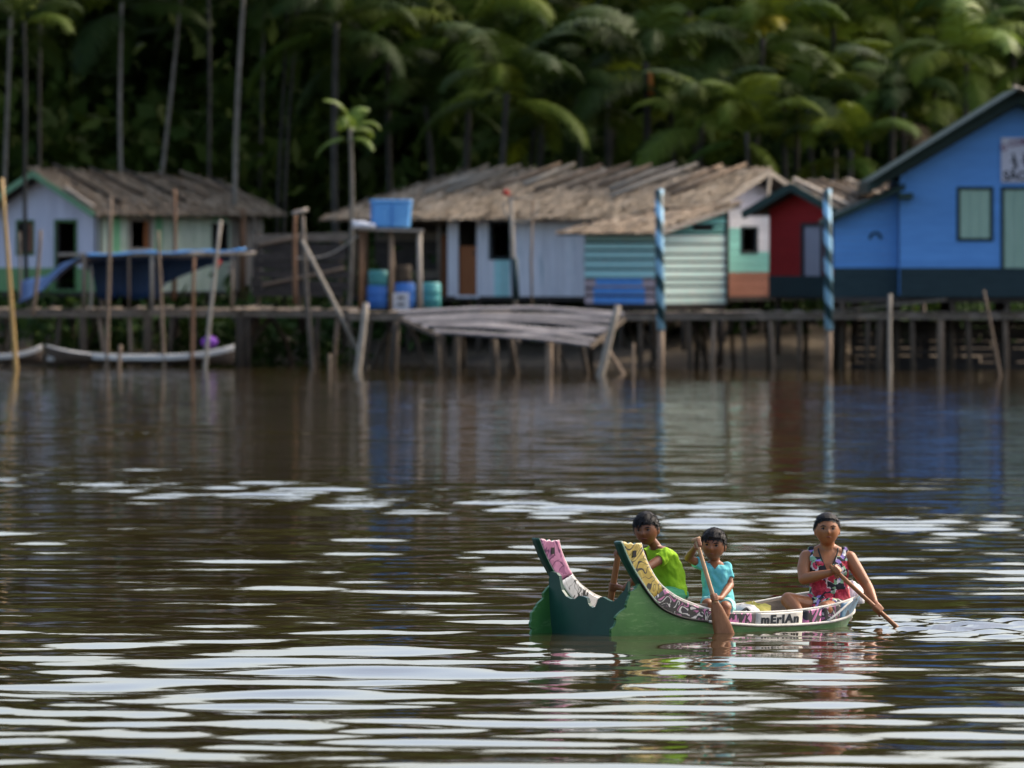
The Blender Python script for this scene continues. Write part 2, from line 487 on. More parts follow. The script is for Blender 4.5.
# ------------------------------------------------------------------ house pieces
def clip_half(poly, a, b, c):
    """keep a*u+b*z<=c"""
    out = []
    for i, p in enumerate(poly):
        q = poly[(i + 1) % len(poly)]
        dp = a * p[0] + b * p[1] - c; dq = a * q[0] + b * q[1] - c
        if dp <= 0: out.append(p)
        if (dp < 0 < dq) or (dq < 0 < dp):
            t = dp / (dp - dq); out.append((p[0] + (q[0] - p[0]) * t, p[1] + (q[1] - p[1]) * t))
    return out


def clip_poly(poly, outline):
    n = len(outline)
    for i in range(n):
        (x0, y0), (x1, y1) = outline[i], outline[(i + 1) % n]
        a, b = (y1 - y0), -(x1 - x0)
        poly = clip_half(poly, a, b, a * x0 + b * y0)
        if len(poly) < 3: return []
    return poly


def plank_wall(parent, O, U, Nn, outline, openings, width, vertical, matf, thick=0.022, gap=0.006, jit=0.004, name='plank', frame_mat='dark_wood', skip=None):
    """outline: counter-clockwise convex (u, z); one object for each plank, hung on a stud frame"""
    O = Vector(O); U = Vector(U).normalized(); Nn = Vector(Nn).normalized(); Z = Vector((0, 0, 1))
    us = [p[0] for p in outline]; zs = [p[1] for p in outline]
    P = lambda u, z, d=0.0: O + U * u + Z * z + Nn * d
    fr = MB()
    n = len(outline)
    for i in range(n):
        a, b = outline[i], outline[(i + 1) % n]
        fr.beam(P(a[0], a[1], -0.06), P(b[0], b[1], -0.06), 0.07, 0.07)
    for (u0, u1, z0, z1) in openings:
        for a, b in (((u0, z0), (u1, z0)), ((u0, z1), (u1, z1)), ((u0, z0), (u0, z1)), ((u1, z0), (u1, z1))):
            fr.beam(P(a[0], a[1], -0.05), P(b[0], b[1], -0.05), 0.05, 0.05)
    frame = fr.build('wall_frame', M[frame_mat], parent)
    lo, hi = (min(us), max(us)) if vertical else (min(zs), max(zs))
    cuts = []; t = lo
    while t < hi - 0.02:
        cuts.append(t); t += width * random.uniform(0.85, 1.15)
    cuts.append(hi)
    for op in openings:
        for e in (op[0:2] if vertical else op[2:4]):
            if all(abs(e - c) > 0.03 for c in cuts): cuts.append(e)
            else: cuts = [e if abs(e - c) <= 0.03 else c for c in cuts]
    cuts = sorted(set(cuts))
    for a, b in zip(cuts[:-1], cuts[1:]):
        if b - a < 0.03: continue
        mid = (a + b) / 2
        l0, l1 = (min(zs), max(zs)) if vertical else (min(us), max(us))
        segs = [(l0, l1)]
        for (u0, u1, z0, z1) in openings:
            c0, c1, d0, d1 = (u0, u1, z0, z1) if vertical else (z0, z1, u0, u1)
            if c0 <= mid <= c1:
                new = []
                for s0, s1 in segs:
                    if d1 <= s0 or d0 >= s1: new.append((s0, s1)); continue
                    if d0 > s0: new.append((s0, d0))
                    if d1 < s1: new.append((d1, s1))
                segs = new
        for s0, s1 in segs:
            g = gap / 2
            if vertical: q = [(a + g, s0), (b - g, s0), (b - g, s1), (a + g, s1)]
            else: q = [(s0, a + g), (s1, a + g), (s1, b - g), (s0, b - g)]
            q = clip_poly(q, outline)
            if len(q) < 3: continue
            cu = sum(p[0] for p in q) / len(q); cz = sum(p[1] for p in q) / len(q)
            if skip and skip(cu, cz): continue
            d = random.uniform(-jit, jit)
            mb = MB().prism([P(u, z, d) for u, z in q], Nn * thick)
            mb.build(name, M[matf(cu, cz)], frame)
    return frame


def opening_trim(parent, O, U, Nn, rect, mat, w=0.06, name='window_frame', d=0.03):
    O = Vector(O); U = Vector(U).normalized(); Nn = Vector(Nn).normalized(); Z = Vector((0, 0, 1))
    P = lambda u, z: O + U * u + Z * z + Nn * d
    u0, u1, z0, z1 = rect; m = MB(); h = w / 2
    m.beam(P(u0 - w, z1 + h), P(u1 + w, z1 + h), 0.03, w, Z)
    m.beam(P(u0 - w, z0 - h), P(u1 + w, z0 - h), 0.03, w, Z)
    for u in (u0 - h, u1 + h):
        m.box((P(u, z0) + P(u, z1)) / 2, (1, 1, 1), Matrix((U * w, Nn * 0.03, Z * (z1 - z0))).transposed())
    return m.build(name, M[mat], parent)


def panel(parent, O, U, Nn, poly, mat, thick=0.03, name='wall'):
    O = Vector(O); U = Vector(U).normalized(); Nn = Vector(Nn).normalized()
    return MB().prism([O + U * u + Vector((0, 0, z)) for u, z in poly], Nn * thick).build(name, M[mat], parent)


def thatch(parent, e0, e1, r0, r1, mat='thatch', step=0.11, dens=0.055, strip=0.5, thick=0.10):
    """one thatched slope between eave e0-e1 and ridge r0-r1"""
    e0, e1, r0, r1 = map(Vector, (e0, e1, r0, r1))
    nrm = (e1 - e0).cross(r0 - e0).normalized()
    if nrm.z < 0: nrm = -nrm
    roof = MB().prism([e0, e1, r1, r0], -nrm * 0.05).build('roof', M['dark_wood'], parent)
    L = ((r0 - e0).length + (r1 - e1).length) / 2
    rows = max(3, int(L / step)); V = []; Q = []
    for i in range(rows + 1):
        t = i / rows
        a = e0.lerp(r0, t); b = e1.lerp(r1, t); wid = (b - a).length
        down = ((e0 - r0).lerp(e1 - r1, 0.5)).normalized()
        side = (b - a).normalized()
        k = max(2, int(wid / dens))
        for j in range(k):
            u = (j + random.random()) / k
            p = a.lerp(b, u) + nrm * (0.03 + random.random() * thick * (0.6 + 0.4 * mnoise.noise(Vector((u * 7, t * 5, 1)))))
            dn = (down + side * random.gauss(0, 0.22) + nrm * random.gauss(0.03, 0.08)).normalized()
            l = strip * random.uniform(0.6, 1.25); w = random.uniform(0.008, 0.022)
            if i == 0: l *= 0.5
            up = p - dn * l * 0.5; lo = p + dn * l * 0.5 - nrm * 0.03
            b0 = len(V)
            tw = side * w + nrm * random.gauss(0, 0.012)
            V += [up - tw, up + tw, lo + tw * 0.7, lo - tw * 0.7]
            Q.append((b0, b0 + 1, b0 + 2, b0 + 3))
    me = fast_mesh('thatch', np.array([tuple(v) for v in V]), np.array(Q), M[mat])
    o = link('thatch', me, roof)
    o['kind'] = 'stuff'
    return roof


def roof_pole(parent, a, b, r, mat='pole_wood', name='roof_pole'):
    a = Vector(a); b = Vector(b)
    mid = (a + b) / 2 + Vector((random.gauss(0, .02), random.gauss(0, .02), random.gauss(0, .015)))
    return MB().tube([a, mid, b], [r, r * 0.95, r * 0.8], 7).build(name, M[mat], parent, True)


def stilts(parent, pts, top, gz=-0.6, r=0.07, mat='dark_post'):
    for (x, y) in pts:
        w = parent.matrix_world if False else None
        MB().tube([(x, y, top), (x + random.gauss(0, .03), y, (top + gz) / 2), (x + random.gauss(0, .05), y + random.gauss(0, .05), gz)], [r, r * 1.05, r * 1.1], 7).build('stilt', M[mat], parent, True)


# ---- lavender and green thatched house, left
def house_left():
    Y = 228; s = F / Y
    o = W(98, 242, Y); fz = 1.75
    H = empty('thatched_house', (o.x, Y, fz), R(45))
    tag(H, 'small thatched house with lavender gable and cream green plank side wall', 'house', 'stilt houses along the river')
    Wd, L, wh, rh = 3.76, 5.67, 2.08, 2.92
    # side wall (local y = 0, faces -y), gable (local x = 0, faces -x)
    sp = lambda px: (px - 98) / s / math.sin(R(45))
    gp = lambda px: (98 - px) / s / math.cos(R(45))
    zz = lambda py: (CAM_H + (HORIZON - py) / s) - fz
    wins = [(sp(129), sp(147), zz(248), zz(221)), (sp(207), sp(224), zz(262), zz(223))]

    def smat(u, z):
        if u > sp(226): return 'bare_plank'
        if z > zz(219): return 'pale_green'
        return 'cream_green' if random.random() < 0.8 else 'pale_green'
    plank_wall(H, (0, 0, 0), (1, 0, 0), (0, -1, 0), [(0, 0), (L, 0), (L, wh - 0.13), (0, wh - 0.13)], wins, 0.24, True, smat)
    panel(H, (0, -0.026, 0), (1, 0, 0), (0, -1, 0), [(0, wh - 0.16), (sp(226), wh - 0.16), (sp(226), wh), (0, wh)], 'pale_green', 0.02, 'fascia_board')
    opening_trim(H, (0, 0, 0), (1, 0, 0), (0, -1, 0), wins[0], 'bare_plank', 0.10)
    opening_trim(H, (0, 0, 0), (1, 0, 0), (0, -1, 0), wins[1], 'cream_green', 0.06)
    sh = MB().box(((sp(143) + sp(147)) / 2, 0.02, (wins[0][2] + wins[0][3]) / 2), (sp(147) - sp(142), 0.03, wins[0][3] - wins[0][2])).build('shutter', M['door_brown'], H)
    gw = [(gp(30), gp(14), zz(253), zz(222)), (gp(75), gp(55), 0.05, zz(222))]
    hb = zz(268)
    plank_wall(H, (0, 0, 0), (0, 1, 0), (-1, 0, 0), [(Wd, 0), (0, 0), (0, wh), (Wd / 2, rh), (Wd, wh)][::-1][::-1] if False else [(0, 0), (Wd, 0), (Wd, wh), (Wd / 2, rh), (0, wh)], gw, 0.30, True, lambda u, z: 'lavender', gap=0.003, jit=0.002)
    for u0, u1 in ((0, gw[1][0] - 0.07), (gw[1][1] + 0.07, Wd)):
        panel(H, (-0.026, 0, 0), (0, 1, 0), (-1, 0, 0), [(u0, 0), (u1, 0), (u1, hb), (u0, hb)], 'low_green', 0.012, 'dado_board')
    opening_trim(H, (0, 0, 0), (0, 1, 0), (-1, 0, 0), gw[0], 'trim_green', 0.06)
    opening_trim(H, (0, 0, 0), (0, 1, 0), (-1, 0, 0), gw[1], 'trim_green', 0.07, 'door_frame')
    cur = MB().grid([[(0.06 + 0.015 * math.sin(k * 2.2), gw[0][0] + (gw[0][1] - gw[0][0]) * (0.0 + 0.45 * k / 6), gw[0][2] + (gw[0][3] - gw[0][2]) * j / 4) for k in range(7)] for j in range(5)]).build('curtain', M['brick_paint'], H)
    panel(H, (0, Wd, 0), (1, 0, 0), (0, 1, 0), [(0, 0), (L, 0), (L, wh), (0, wh)], 'dark_wood', 0.03, 'wall')
    panel(H, (L, 0, 0), (0, 1, 0), (1, 0, 0), [(0, 0), (Wd, 0), (Wd, wh), (Wd / 2, rh), (0, wh)], 'dark_wood', 0.03, 'wall')
    MB().box((L / 2, Wd / 2, -0.06), (L, Wd, 0.1)).build('floor', M['dark_wood'], H)
    ov, eo = 0.50, 0.42
    slope = (rh - wh) / (Wd / 2)
    ez = wh - eo * slope + 0.05; rz = rh + 0.10
    x0, x1 = -ov, L + 0.45
    thatch(H, (x0, -eo, ez), (x1, -eo, ez + 0.0), (x0, Wd / 2, rz), (x1 - 0.1, Wd / 2, rz - 0.28), 'thatch_brown', 0.10, 0.034, .45, .07)
    thatch(H, (x0, Wd + eo, ez), (x1, Wd + eo, ez), (x0, Wd / 2, rz), (x1 - 0.1, Wd / 2, rz - 0.28), 'thatch_brown', 0.2, 0.1)
    # barge boards
    for sgn in (0, 1):
        e = Vector((x0 - 0.02, -eo if sgn == 0 else Wd + eo, ez - 0.02)); t = Vector((x0 - 0.02, Wd / 2, rz - 0.05))
        MB().beam(e, t, 0.04, 0.15).build('barge_board', M['barge_green'], H)
    up = lambda u, v: Vector((x0 + (x1 - x0) * u, -eo + (Wd / 2 + eo) * v, ez + (rz - 0.28 * u - ez) * v + 0.15))
    for u, v0, v1, m in ((0.13, 1.08, 0.15, 'dark_post'), (0.31, 1.06, 0.35, 'dark_post'), (0.49, 1.08, 0.22, 'dark_post'), (0.66, 1.05, 0.4, 'pole_wood'), (0.80, 1.12, 0.6, 'pole_wood')):
        roof_pole(H, up(u, v1) + Vector((0.35, 0, 0)), up(u, v0), 0.05, m)
    MB().beam(up(0.0, 0.03) + Vector((0.05, 0, 0)), up(0.0, 0.5) + Vector((0.05, 0, 0)), 0.10, 0.05).build('roof_edge', M['bare_plank'], H)
    stilts(H, [(x, y) for x in (0.2, 1.9, 3.7, 5.4) for y in (0.1, 1.9, 3.6)], -0.1, -2.6)
    for u, r, m in ((sp(229), 0.09, 'brown_pole'), (sp(241), 0.05, 'grey_wood')):
        MB().tube([(u, -0.35, wh + 0.0), (u, -0.35, -0.4)], r, 8).build('porch_post', M[m], H, True)


# ---- long thatched house in the middle
def house_long():
    Y = 222; s = F / Y; psi = R(30); fz = 1.66
    o = W(690, 242, Y)
    H = empty('thatched_house', (o.x, Y, fz), -psi)
    tag(H, 'long thatched house with whitewashed plank front and brown half door', 'house', 'stilt houses along the river')
    L, Wd, wh = 9.7, 6.0, 2.05; rh = 2.92
    fx = lambda px: (px - 690) / s / math.cos(psi)
    gy = lambda px: (px - 690) / s / math.sin(psi)
    zz = lambda py: (CAM_H + (HORIZON - py) / s) - fz
    door = (fx(458), fx(477), 0.02, zz(219)); win = (fx(491), fx(510), zz(258), zz(223))
    x0 = fx(447)

    def fm(u, z):
        if z < 0.9 and random.random() < 0.35: return 'teal'
        return 'white_lav'
    plank_wall(H, (0, 0, 0), (1, 0, 0), (0, -1, 0), [(x0, 0), (0, 0), (0, wh), (x0, wh)], [door, win], 0.21, True, fm, gap=0.005)
    opening_trim(H, (0, 0, 0), (1, 0, 0), (0, -1, 0), win, 'dark_teal', 0.05)
    opening_trim(H, (0, 0, 0), (1, 0, 0), (0, -1, 0), door, 'white_lav', 0.06, 'door_frame')
    dz = zz(247)
    d = MB().box(((door[0] + door[1]) / 2, 0.03, dz / 2 + 0.02), (door[1] - door[0] - 0.02, 0.03, dz)).build('half_door', M['door_brown'], H)
    MB().box((door[1] - 0.1, 0.0, dz - 0.15), (0.04, 0.04, 0.10)).build('handle', M['dark_post'], d)
    dd = MB().box((x0 - 0.22, 0.35, 0.75), (0.36, 0.04, 1.5)).build('open_shutter', M['door_brown'], H)

    def gm(u, z):
        if z < zz(276): return 'brick_paint'
        if z < zz(253): return 'mint'
        if z < zz(212): return 'mint' if u < 2.4 else 'white_lav'
        return 'lavender'
    gwin = (gy(743), gy(759), zz(252), zz(228))
    plank_wall(H, (0, 0, 0), (0, 1, 0), (1, 0, 0), [(0, 0), (Wd, 0), (Wd, wh), (Wd / 2, rh), (0, wh)], [gwin], 0.2, False, gm, gap=0.004)
    opening_trim(H, (0, 0, 0), (0, 1, 0), (1, 0, 0), gwin, 'dark_teal', 0.05)
    # back porch wall of dark boards, left end
    plank_wall(H, (-L, 1.3, 0), (1, 0, 0), (0, -1, 0), [(0, 0), (L + x0, 0), (L + x0, wh), (0, wh)], [], 0.2, False, lambda u, z: 'dark_wood' if random.random() < .75 else 'grey_wood')
    panel(H, (x0, 0, 0), (0, 1, 0), (-1, 0, 0), [(0, 0), (1.3, 0), (1.3, wh), (0, wh)], 'grey_wood', 0.03)
    panel(H, (-L, 1.3, 0), (0, 1, 0), (-1, 0, 0), [(0, 0), (Wd - 1.3, 0), (Wd - 1.3, wh), (0, wh)], 'dark_wood')
    panel(H, (-L, Wd, 0), (1, 0, 0), (0, 1, 0), [(0, 0), (L, 0), (L, wh), (0, wh)], 'dark_wood')
    MB().box((-L / 2, Wd / 2, -0.06), (L, Wd, 0.1)).build('floor', M['dark_wood'], H)
    eo = 0.55; slope = (rh - wh) / (Wd / 2); ez = wh - eo * slope + 0.03; rz = rh + 0.12
    xl, xr = -L - 0.45, 0.55
    hip = 1.9
    thatch(H, (xl, -eo, ez), (xr, -eo, ez), (xl + hip, Wd / 2, rz), (xr, Wd / 2, rz + 0.02), 'thatch_grey', 0.10, 0.032, 0.5, .07)
    thatch(H, (xl, Wd + eo, ez), (xr, Wd + eo, ez), (xl + hip, Wd / 2, rz), (xr, Wd / 2, rz + 0.02), 'thatch', 0.25, 0.12)
    thatch(H, (xl, Wd + eo, ez), (xl, -eo, ez), (xl + hip, Wd / 2 + .01, rz), (xl + hip, Wd / 2 - .01, rz), 'thatch', 0.14, 0.06)
    for sgn in (0, 1):
        MB().beam((xr + 0.03, -eo if sgn == 0 else Wd + eo, ez), (xr + 0.03, Wd / 2, rz + 0.02), 0.05, 0.12).build('barge_board', M['bare_plank'], H)
    MB().beam((xr + 0.05, Wd / 2 - 0.25, rz - 1.0), (xr + 0.05, Wd / 2, rz), 0.05, 0.10).build('gable_strut', M['bare_plank'], H)
    up = lambda u, v: Vector((xl + (xr - xl) * u, -eo + (Wd / 2 + eo) * v, ez + (rz - ez) * v + 0.16))
    for u, v0, v1, dx, m in ((0.24, 1.07, 0.45, -0.5, 'pale_wood'), (0.29, 1.05, 0.62, -0.7, 'pale_wood'), (0.33, 1.06, 0.45, -0.9, 'pale_wood'), (0.43, 1.10, 0.55, -0.9, 'pole_wood'),
                          (0.47, 1.09, 0.62, -0.5, 'pale_wood'), (0.55, 1.05, 0.5, -0.8, 'pole_wood'), (0.62, 1.08, 0.55, -0.7, 'pole_wood'), (0.68, 1.06, 0.60, -0.6, 'pole_wood'),
                          (0.74, 1.08, 0.5, -0.7, 'pale_wood'), (0.80, 1.07, 0.35, -1.0, 'pale_wood'), (0.87, 1.04, 0.5, -0.5, 'pole_wood'), (0.93, 1.06, 0.4, -0.8, 'pole_wood')):
        roof_pole(H, up(u, v1) + Vector((dx, 0, 0)), up(u, v0), 0.055, m)
    stilts(H, [(-x, y) for x in (0.2, 2, 4, 6, 8, 9.8) for y in (0.1, 2.0, 4.0, 5.8)], -0.1, -2.5)
    for px, r, m in ((362, 0.06, 'brown_pole'), (350, 0.07, 'pole_wood'), (437, 0.05, 'grey_wood')):
        MB().tube([(fx(px), 0.05, wh - 0.05), (fx(px), 0.05, -0.05)], r, 8).build('porch_post', M[m], H, True)


# ---- slatted mint hut with lean-to roof
def hut_mint():
    Y = 217; s = F / Y; psi = R(42); fz = 1.5
    o = W(659, 242, Y)
    H = empty('slatted_hut', (o.x, Y, fz), -psi)
    tag(H, 'small mint green slatted hut with lean-to thatch behind the striped pole', 'hut', 'stilt houses along the river')
    L = 73 / s / math.cos(psi); Wd = 69 / s / math.sin(psi)
    zz = lambda py: (CAM_H + (HORIZON - py) / s) - fz
    w0, w1 = zz(231), zz(207)
    fx = lambda px: (px - 659) / s / math.cos(psi)

    def fm(u, z):
        if z < 0.72: return 'pink_worn'
        return 'teal'

    plank_wall(H, (0, 0, 0), (1, 0, 0), (0, -1, 0), [(-L, 0), (0, 0), (0, w0), (-L, w0)], [(fx(596), fx(601), 0, 0.72), (fx(644), fx(647), 0, 0.72)][:0], 0.215, False, fm, gap=0.05, name='slat')
    # the blue painted patch crosses the lower slats
    for k, z in enumerate((0.02, 0.235, 0.45)):
        MB().box(((fx(596) + fx(645)) / 2, -0.035, z + 0.09), (fx(645) - fx(596) + random.uniform(-.1, .1), 0.018, 0.16)).build('slat', M['blue_patch'], H)

    def rm(u, z):
        return 'mint' if z > 1.62 else ('mint_pale' if random.random() < .85 else 'mint')
    gy = lambda px: (px - 659) / s / math.sin(psi)
    op = (gy(693), gy(714), zz(230), zz(225))
    plank_wall(H, (0, 0, 0), (0, 1, 0), (1, 0, 0), [(0, 0), (Wd, 0), (Wd, w1), (0, w0)], [op], 0.215, False, rm, gap=0.05, name='slat')
    panel(H, (-L, 0, 0), (0, 1, 0), (-1, 0, 0), [(0, 0), (Wd, 0), (Wd, w1), (0, w0)], 'dark_wood')
    panel(H, (-L, Wd, 0), (1, 0, 0), (0, 1, 0), [(0, 0), (L, 0), (L, w1), (0, w1)], 'dark_wood')
    MB().box((-L / 2, Wd / 2, -0.05), (L, Wd, 0.08)).build('floor', M['dark_wood'], H)
    sl = (w1 - w0) / Wd
    a, b = -0.45, Wd + 0.2
    thatch(H, (-L - 0.5, a, w0 + sl * a + 0.05), (0.15, a, w0 + sl * a + 0.05), (-L - 0.5, b, w0 + sl * b - 0.22), (0.28, b, w0 + sl * b + 0.03), 'thatch', 0.09, 0.034, 0.4, .07)
    MB().beam((0.24, a, w0 + sl * a), (0.24, b, w0 + sl * b), 0.06, 0.09).build('barge_board', M['bare_plank'], H)
    MB().tube([(0.03, Wd, 0), (0.03, Wd, w1 + 0.05)], 0.05, 6).build('corner_post', M['dark_post'], H)
    stilts(H, [(-x, y) for x in (0.1, L - 0.1) for y in (0.1, Wd - 0.1)], -0.08, -2.4)


# ---- red house
def house_red():
    Y = 220; s = F / Y; fz = 1.72
    o = W(842, 242, Y)
    H = empty('red_house', (o.x, Y, fz), R(45))
    tag(H, 'dark red house with grey door, between the long thatched house and blue house', 'house', 'stilt houses along the river')
    c = math.cos(R(45)); Wd = 70 / s / c; L = 3.3; wh = 2.08; rh = 2.56
    gp = lambda px: (842 - px) / s / c
    zz = lambda py: (CAM_H + (HORIZON - py) / s) - fz
    door = (gp(822), gp(805), 0.35, zz(226))
    plank_wall(H, (0, 0, 0), (0, 1, 0), (-1, 0, 0), [(0, 0), (Wd, 0), (Wd, wh), (Wd / 2, rh), (0, wh)], [door], 0.2, False, lambda u, z: 'red', gap=0.003, jit=0.002)
    opening_trim(H, (0, 0, 0), (0, 1, 0), (-1, 0, 0), door, 'dark_teal', 0.07, 'door_frame')
    d = MB().box((0.03, (door[0] + door[1]) / 2, (door[2] + door[3]) / 2), (0.03, door[1] - door[0] - 0.01, door[3] - door[2] - 0.01)).build('door', M['door_grey'], H)
    for k in range(1, 4):
        MB().box((0.01, door[0] + (door[1] - door[0]) * k / 4, (door[2] + door[3]) / 2), (0.012, 0.012, door[3] - door[2] - 0.05)).build('batten', M['door_grey'], d)
    panel(H, (-0.03, 0, 0), (0, 1, 0), (-1, 0, 0), [(0, -0.05), (Wd, -0.05), (Wd, zz(276)), (0, zz(276))], 'dark_teal', 0.014, 'dado_board')
    panel(H, (0, 0, 0), (1, 0, 0), (0, -1, 0), [(0, 0), (L, 0), (L, wh), (0, wh)], 'red')
    panel(H, (0, Wd, 0), (1, 0, 0), (0, 1, 0), [(0, 0), (L, 0), (L, wh), (0, wh)], 'dark_wood')
    panel(H, (L, 0, 0), (0, 1, 0), (1, 0, 0), [(0, 0), (Wd, 0), (Wd, wh), (Wd / 2, rh), (0, wh)], 'dark_wood')
    eo = 0.42; sl = (rh - wh) / (Wd / 2); ez = wh - eo * sl + 0.05; rz = rh + 0.08; x0, x1 = -0.5, L
    thatch(H, (x0, -eo, ez), (x1, -eo, ez), (x0, Wd / 2, rz), (x1, Wd / 2, rz), 'thatch', 0.10, 0.05, 0.45)
    thatch(H, (x0, Wd + eo, ez), (x1, Wd + eo, ez), (x0, Wd / 2, rz), (x1, Wd / 2, rz), 'thatch', 0.12, 0.06, 0.45)
    for e in (-eo, Wd + eo):
        MB().beam((x0 - 0.03, e, ez - 0.03), (x0 - 0.03, Wd / 2, rz - 0.02), 0.05, 0.19).build('barge_board', M['fascia'], H)
    up = lambda u, v: Vector((x0 + (x1 - x0) * u, -eo + (Wd / 2 + eo) * v, ez + (rz - ez) * v + 0.15))
    for u, m in ((0.05, 'bare_plank'), (0.3, 'dark_post'), (0.55, 'pale_wood'), (0.75, 'dark_post')):
        MB().beam(up(u + 0.08, 0.1), up(u, 1.06), 0.16, 0.03).build('roof_board', M[m], H)
    MB().box((L / 2, Wd / 2, -0.06), (L, Wd, 0.1)).build('floor', M['dark_wood'], H)
    stilts(H, [(x, y) for x in (0.2, 3) for y in (0.1, Wd - .1)], -0.1, -2.4)


# ---- blue house
def house_blue():
    Y = 215; s = F / Y; fz = CAM_H + (HORIZON - 295) / s
    o = W(900, 242, Y)
    H = empty('blue_house', (o.x, Y, fz), 0)
    tag(H, 'big bright blue plank house with dark green gable roof and white sign', 'house', 'stilt houses along the river')
    ux = lambda px: (px - 900) / s
    zz = lambda py: (CAM_H + (HORIZON - py) / s) - fz
    Wd = ux(1136); px_pk = 1018; pk = ux(px_pk); D = 6.0
    band = zz(268)
    wl = zz(205)
    # roof line slope from (870,190) to (1018,100)
    slope = (zz(104) - zz(192)) / (ux(1018) - ux(870))
    top = lambda u: zz(104) - slope * abs(u - pk) - 0.05
    win = (ux(960), ux(990), zz(238), zz(190)); door = (ux(1004), ux(1034), band, zz(190)); win2 = (ux(1048), ux(1078), zz(238), zz(190))
    plank_wall(H, (0, 0, 0), (1, 0, 0), (0, -1, 0), [(0, band), (Wd, band), (Wd, top(Wd)), (pk, top(pk)), (0, top(0))], [win, door, win2], 0.17, False, lambda u, z: 'blue', gap=0.003, jit=0.0015)
    MB().prism([(0, -0.03, -0.05), (Wd, -0.03, -0.05), (Wd, -0.03, band), (0, -0.03, band)], (0, 0.05, 0)).build('dado_board', M['dark_teal'], H)
    for r, nm in ((win, 'window'), (door, 'door'), (win2, 'window')):
        fr = opening_trim(H, (0, 0, 0), (1, 0, 0), (0, -1, 0), r, 'dark_teal', 0.08, nm + '_frame')
        n = 3
        for k in range(n):
            w = (r[1] - r[0]) / n
            MB().box((r[0] + w * (k + .5), -0.012, (r[2] + r[3]) / 2), (w - 0.008, 0.025, r[3] - r[2])).build('shutter_board', M['shutter'], fr)
    # sign (runs out of the photograph on the right)
    sg = MB().box(((ux(1001) + ux(1050)) / 2, -0.06, (zz(187) + zz(138)) / 2 + 0.06), (ux(1050) - ux(1001), 0.03, zz(138) - zz(187) - 0.1)).build('sign_board', M['sign'], H)

    def txt(s_, x, z, size, mat, rot=0.0):
        c = bpy.data.curves.new('lettering', 'FONT'); c.body = s_; c.size = size; c.extrude = 0.004; c.offset = 0.008
        t = bpy.data.objects.new('lettering', c); COL.objects.link(t)
        dg = bpy.context.evaluated_depsgraph_get()
        me = bpy.data.meshes.new_from_object(t.evaluated_get(dg)); me.materials.clear(); me.materials.append(M[mat])
        bpy.data.objects.remove(t)
        ob = link('lettering', me, sg); ob.location = (x, -0.082, z); ob.rotation_euler = (R(90), rot, 0)
        return ob
    txt('SÃO', ux(1003), zz(180), 0.30, 'ink')
    txt('D', ux(1002), zz(151.5), 0.20, 'ink_purple', R(-25)); txt('COM', ux(1009), zz(147), 0.20, 'ink_purple', R(-10))
    # two dark painted figures on the sign
    for fxp in (1013.5, 1024.5):
        f = MB()
        def q(pts): f.prism([(ux(fxp + a), -0.079, zz(162 + b)) for a, b in pts], (0, -0.004, 0))
        q([(-1.6, -8.5), (0.6, -9), (0.8, -6.4), (-1.2, -6.2)])
        q([(-1.4, -6), (1.2, -6), (2.6, -1), (0.2, 0.5), (-1.0, -1)])
        q([(-4.2, 0.2), (-3.6, -1.2), (0.0, -2.6), (0.3, -1.2)])
        q([(0.0, 0.3), (2.6, -1), (4.0, 6.5), (2.6, 6.6)])
        q([(-0.2, 0), (1.6, 0.3), (1.4, 6), (0.2, 6)])
        f.build('painted_figure', M['ink'], sg)
    # annex on the left, set back
    ax = ux(834)
    plank_wall(H, (ax, 0.35, 0), (1, 0, 0), (0, -1, 0), [(0, band), (-ax, band), (-ax, zz(190)), (0, zz(222))], [], 0.17, False, lambda u, z: 'blue', gap=0.003, jit=0.0015)
    MB().prism([(ax, 0.32, -0.05), (-0.002, 0.32, -0.05), (-0.002, 0.32, band), (ax, 0.32, band)], (0, 0.05, 0)).build('dado_board', M['dark_teal'], H)
    lamp = MB().tube([(ux(876) + 0.13 * math.cos(t), 0.30, zz(239) + 0.15 * math.sin(t)) for t in np.linspace(0, math.pi, 9)], 0.03, 6).build('wall_hook', M['dark_teal'], H, True)
    MB().prism([(ax - 0.25, -0.10, zz(225)), (0.12, -0.10, zz(190) + 0.02), (0.12, -0.10, zz(190) + 0.16), (ax - 0.25, -0.10, zz(225) + 0.12)], (0, 3.5, 0)).build('annex_roof', M['fascia'], H)
    MB().box((ax + 0.015, 2.0, (band + zz(222)) / 2), (0.03, 3.2, zz(222) - band)).build('wall', M['blue'], H)
    # main roof, two slabs with deep eaves
    th = 0.34
    for sgn in (-1, 1):
        e = (ux(868) if sgn < 0 else 2 * pk - ux(868))
        ze = zz(104) - slope * abs(e - pk)
        MB().prism([(e, -0.55, ze), (pk, -0.55, zz(104)), (pk, -0.55, zz(104) + th), (e, -0.55, ze + th * 0.8)], (0, D + 1.1, 0)).build('roof_slab', M['fascia'], H)
        for k in range(6):
            y = -0.4 + k * 1.2
            a = Vector((e + 0.05 * sgn * -1, y, ze + th * 0.8 + 0.02)); b = Vector((pk, y, zz(104) + th + 0.02))
            MB().beam(a, b, 1.15, 0.03).build('roof_sheet', M['fascia'], H)
    MB().tube([(pk - 0.15, -0.62, zz(104) + th + 0.05), (pk + 0.5, -0.6, zz(104) + th - 0.15)], 0.05, 6).build('ridge_board', M['pale_wood'], H)
    MB().box((ux(905), -0.25, zz(196)), (0.35, 0.5, 0.14)).build('roof_bracket', M['fascia'], H)
    panel(H, (0, 0, 0), (0, 1, 0), (-1, 0, 0), [(0.02, 0), (D, 0), (D, top(0) - 0.1), (0.02, top(0) - 0.1)], 'blue', 0.02)
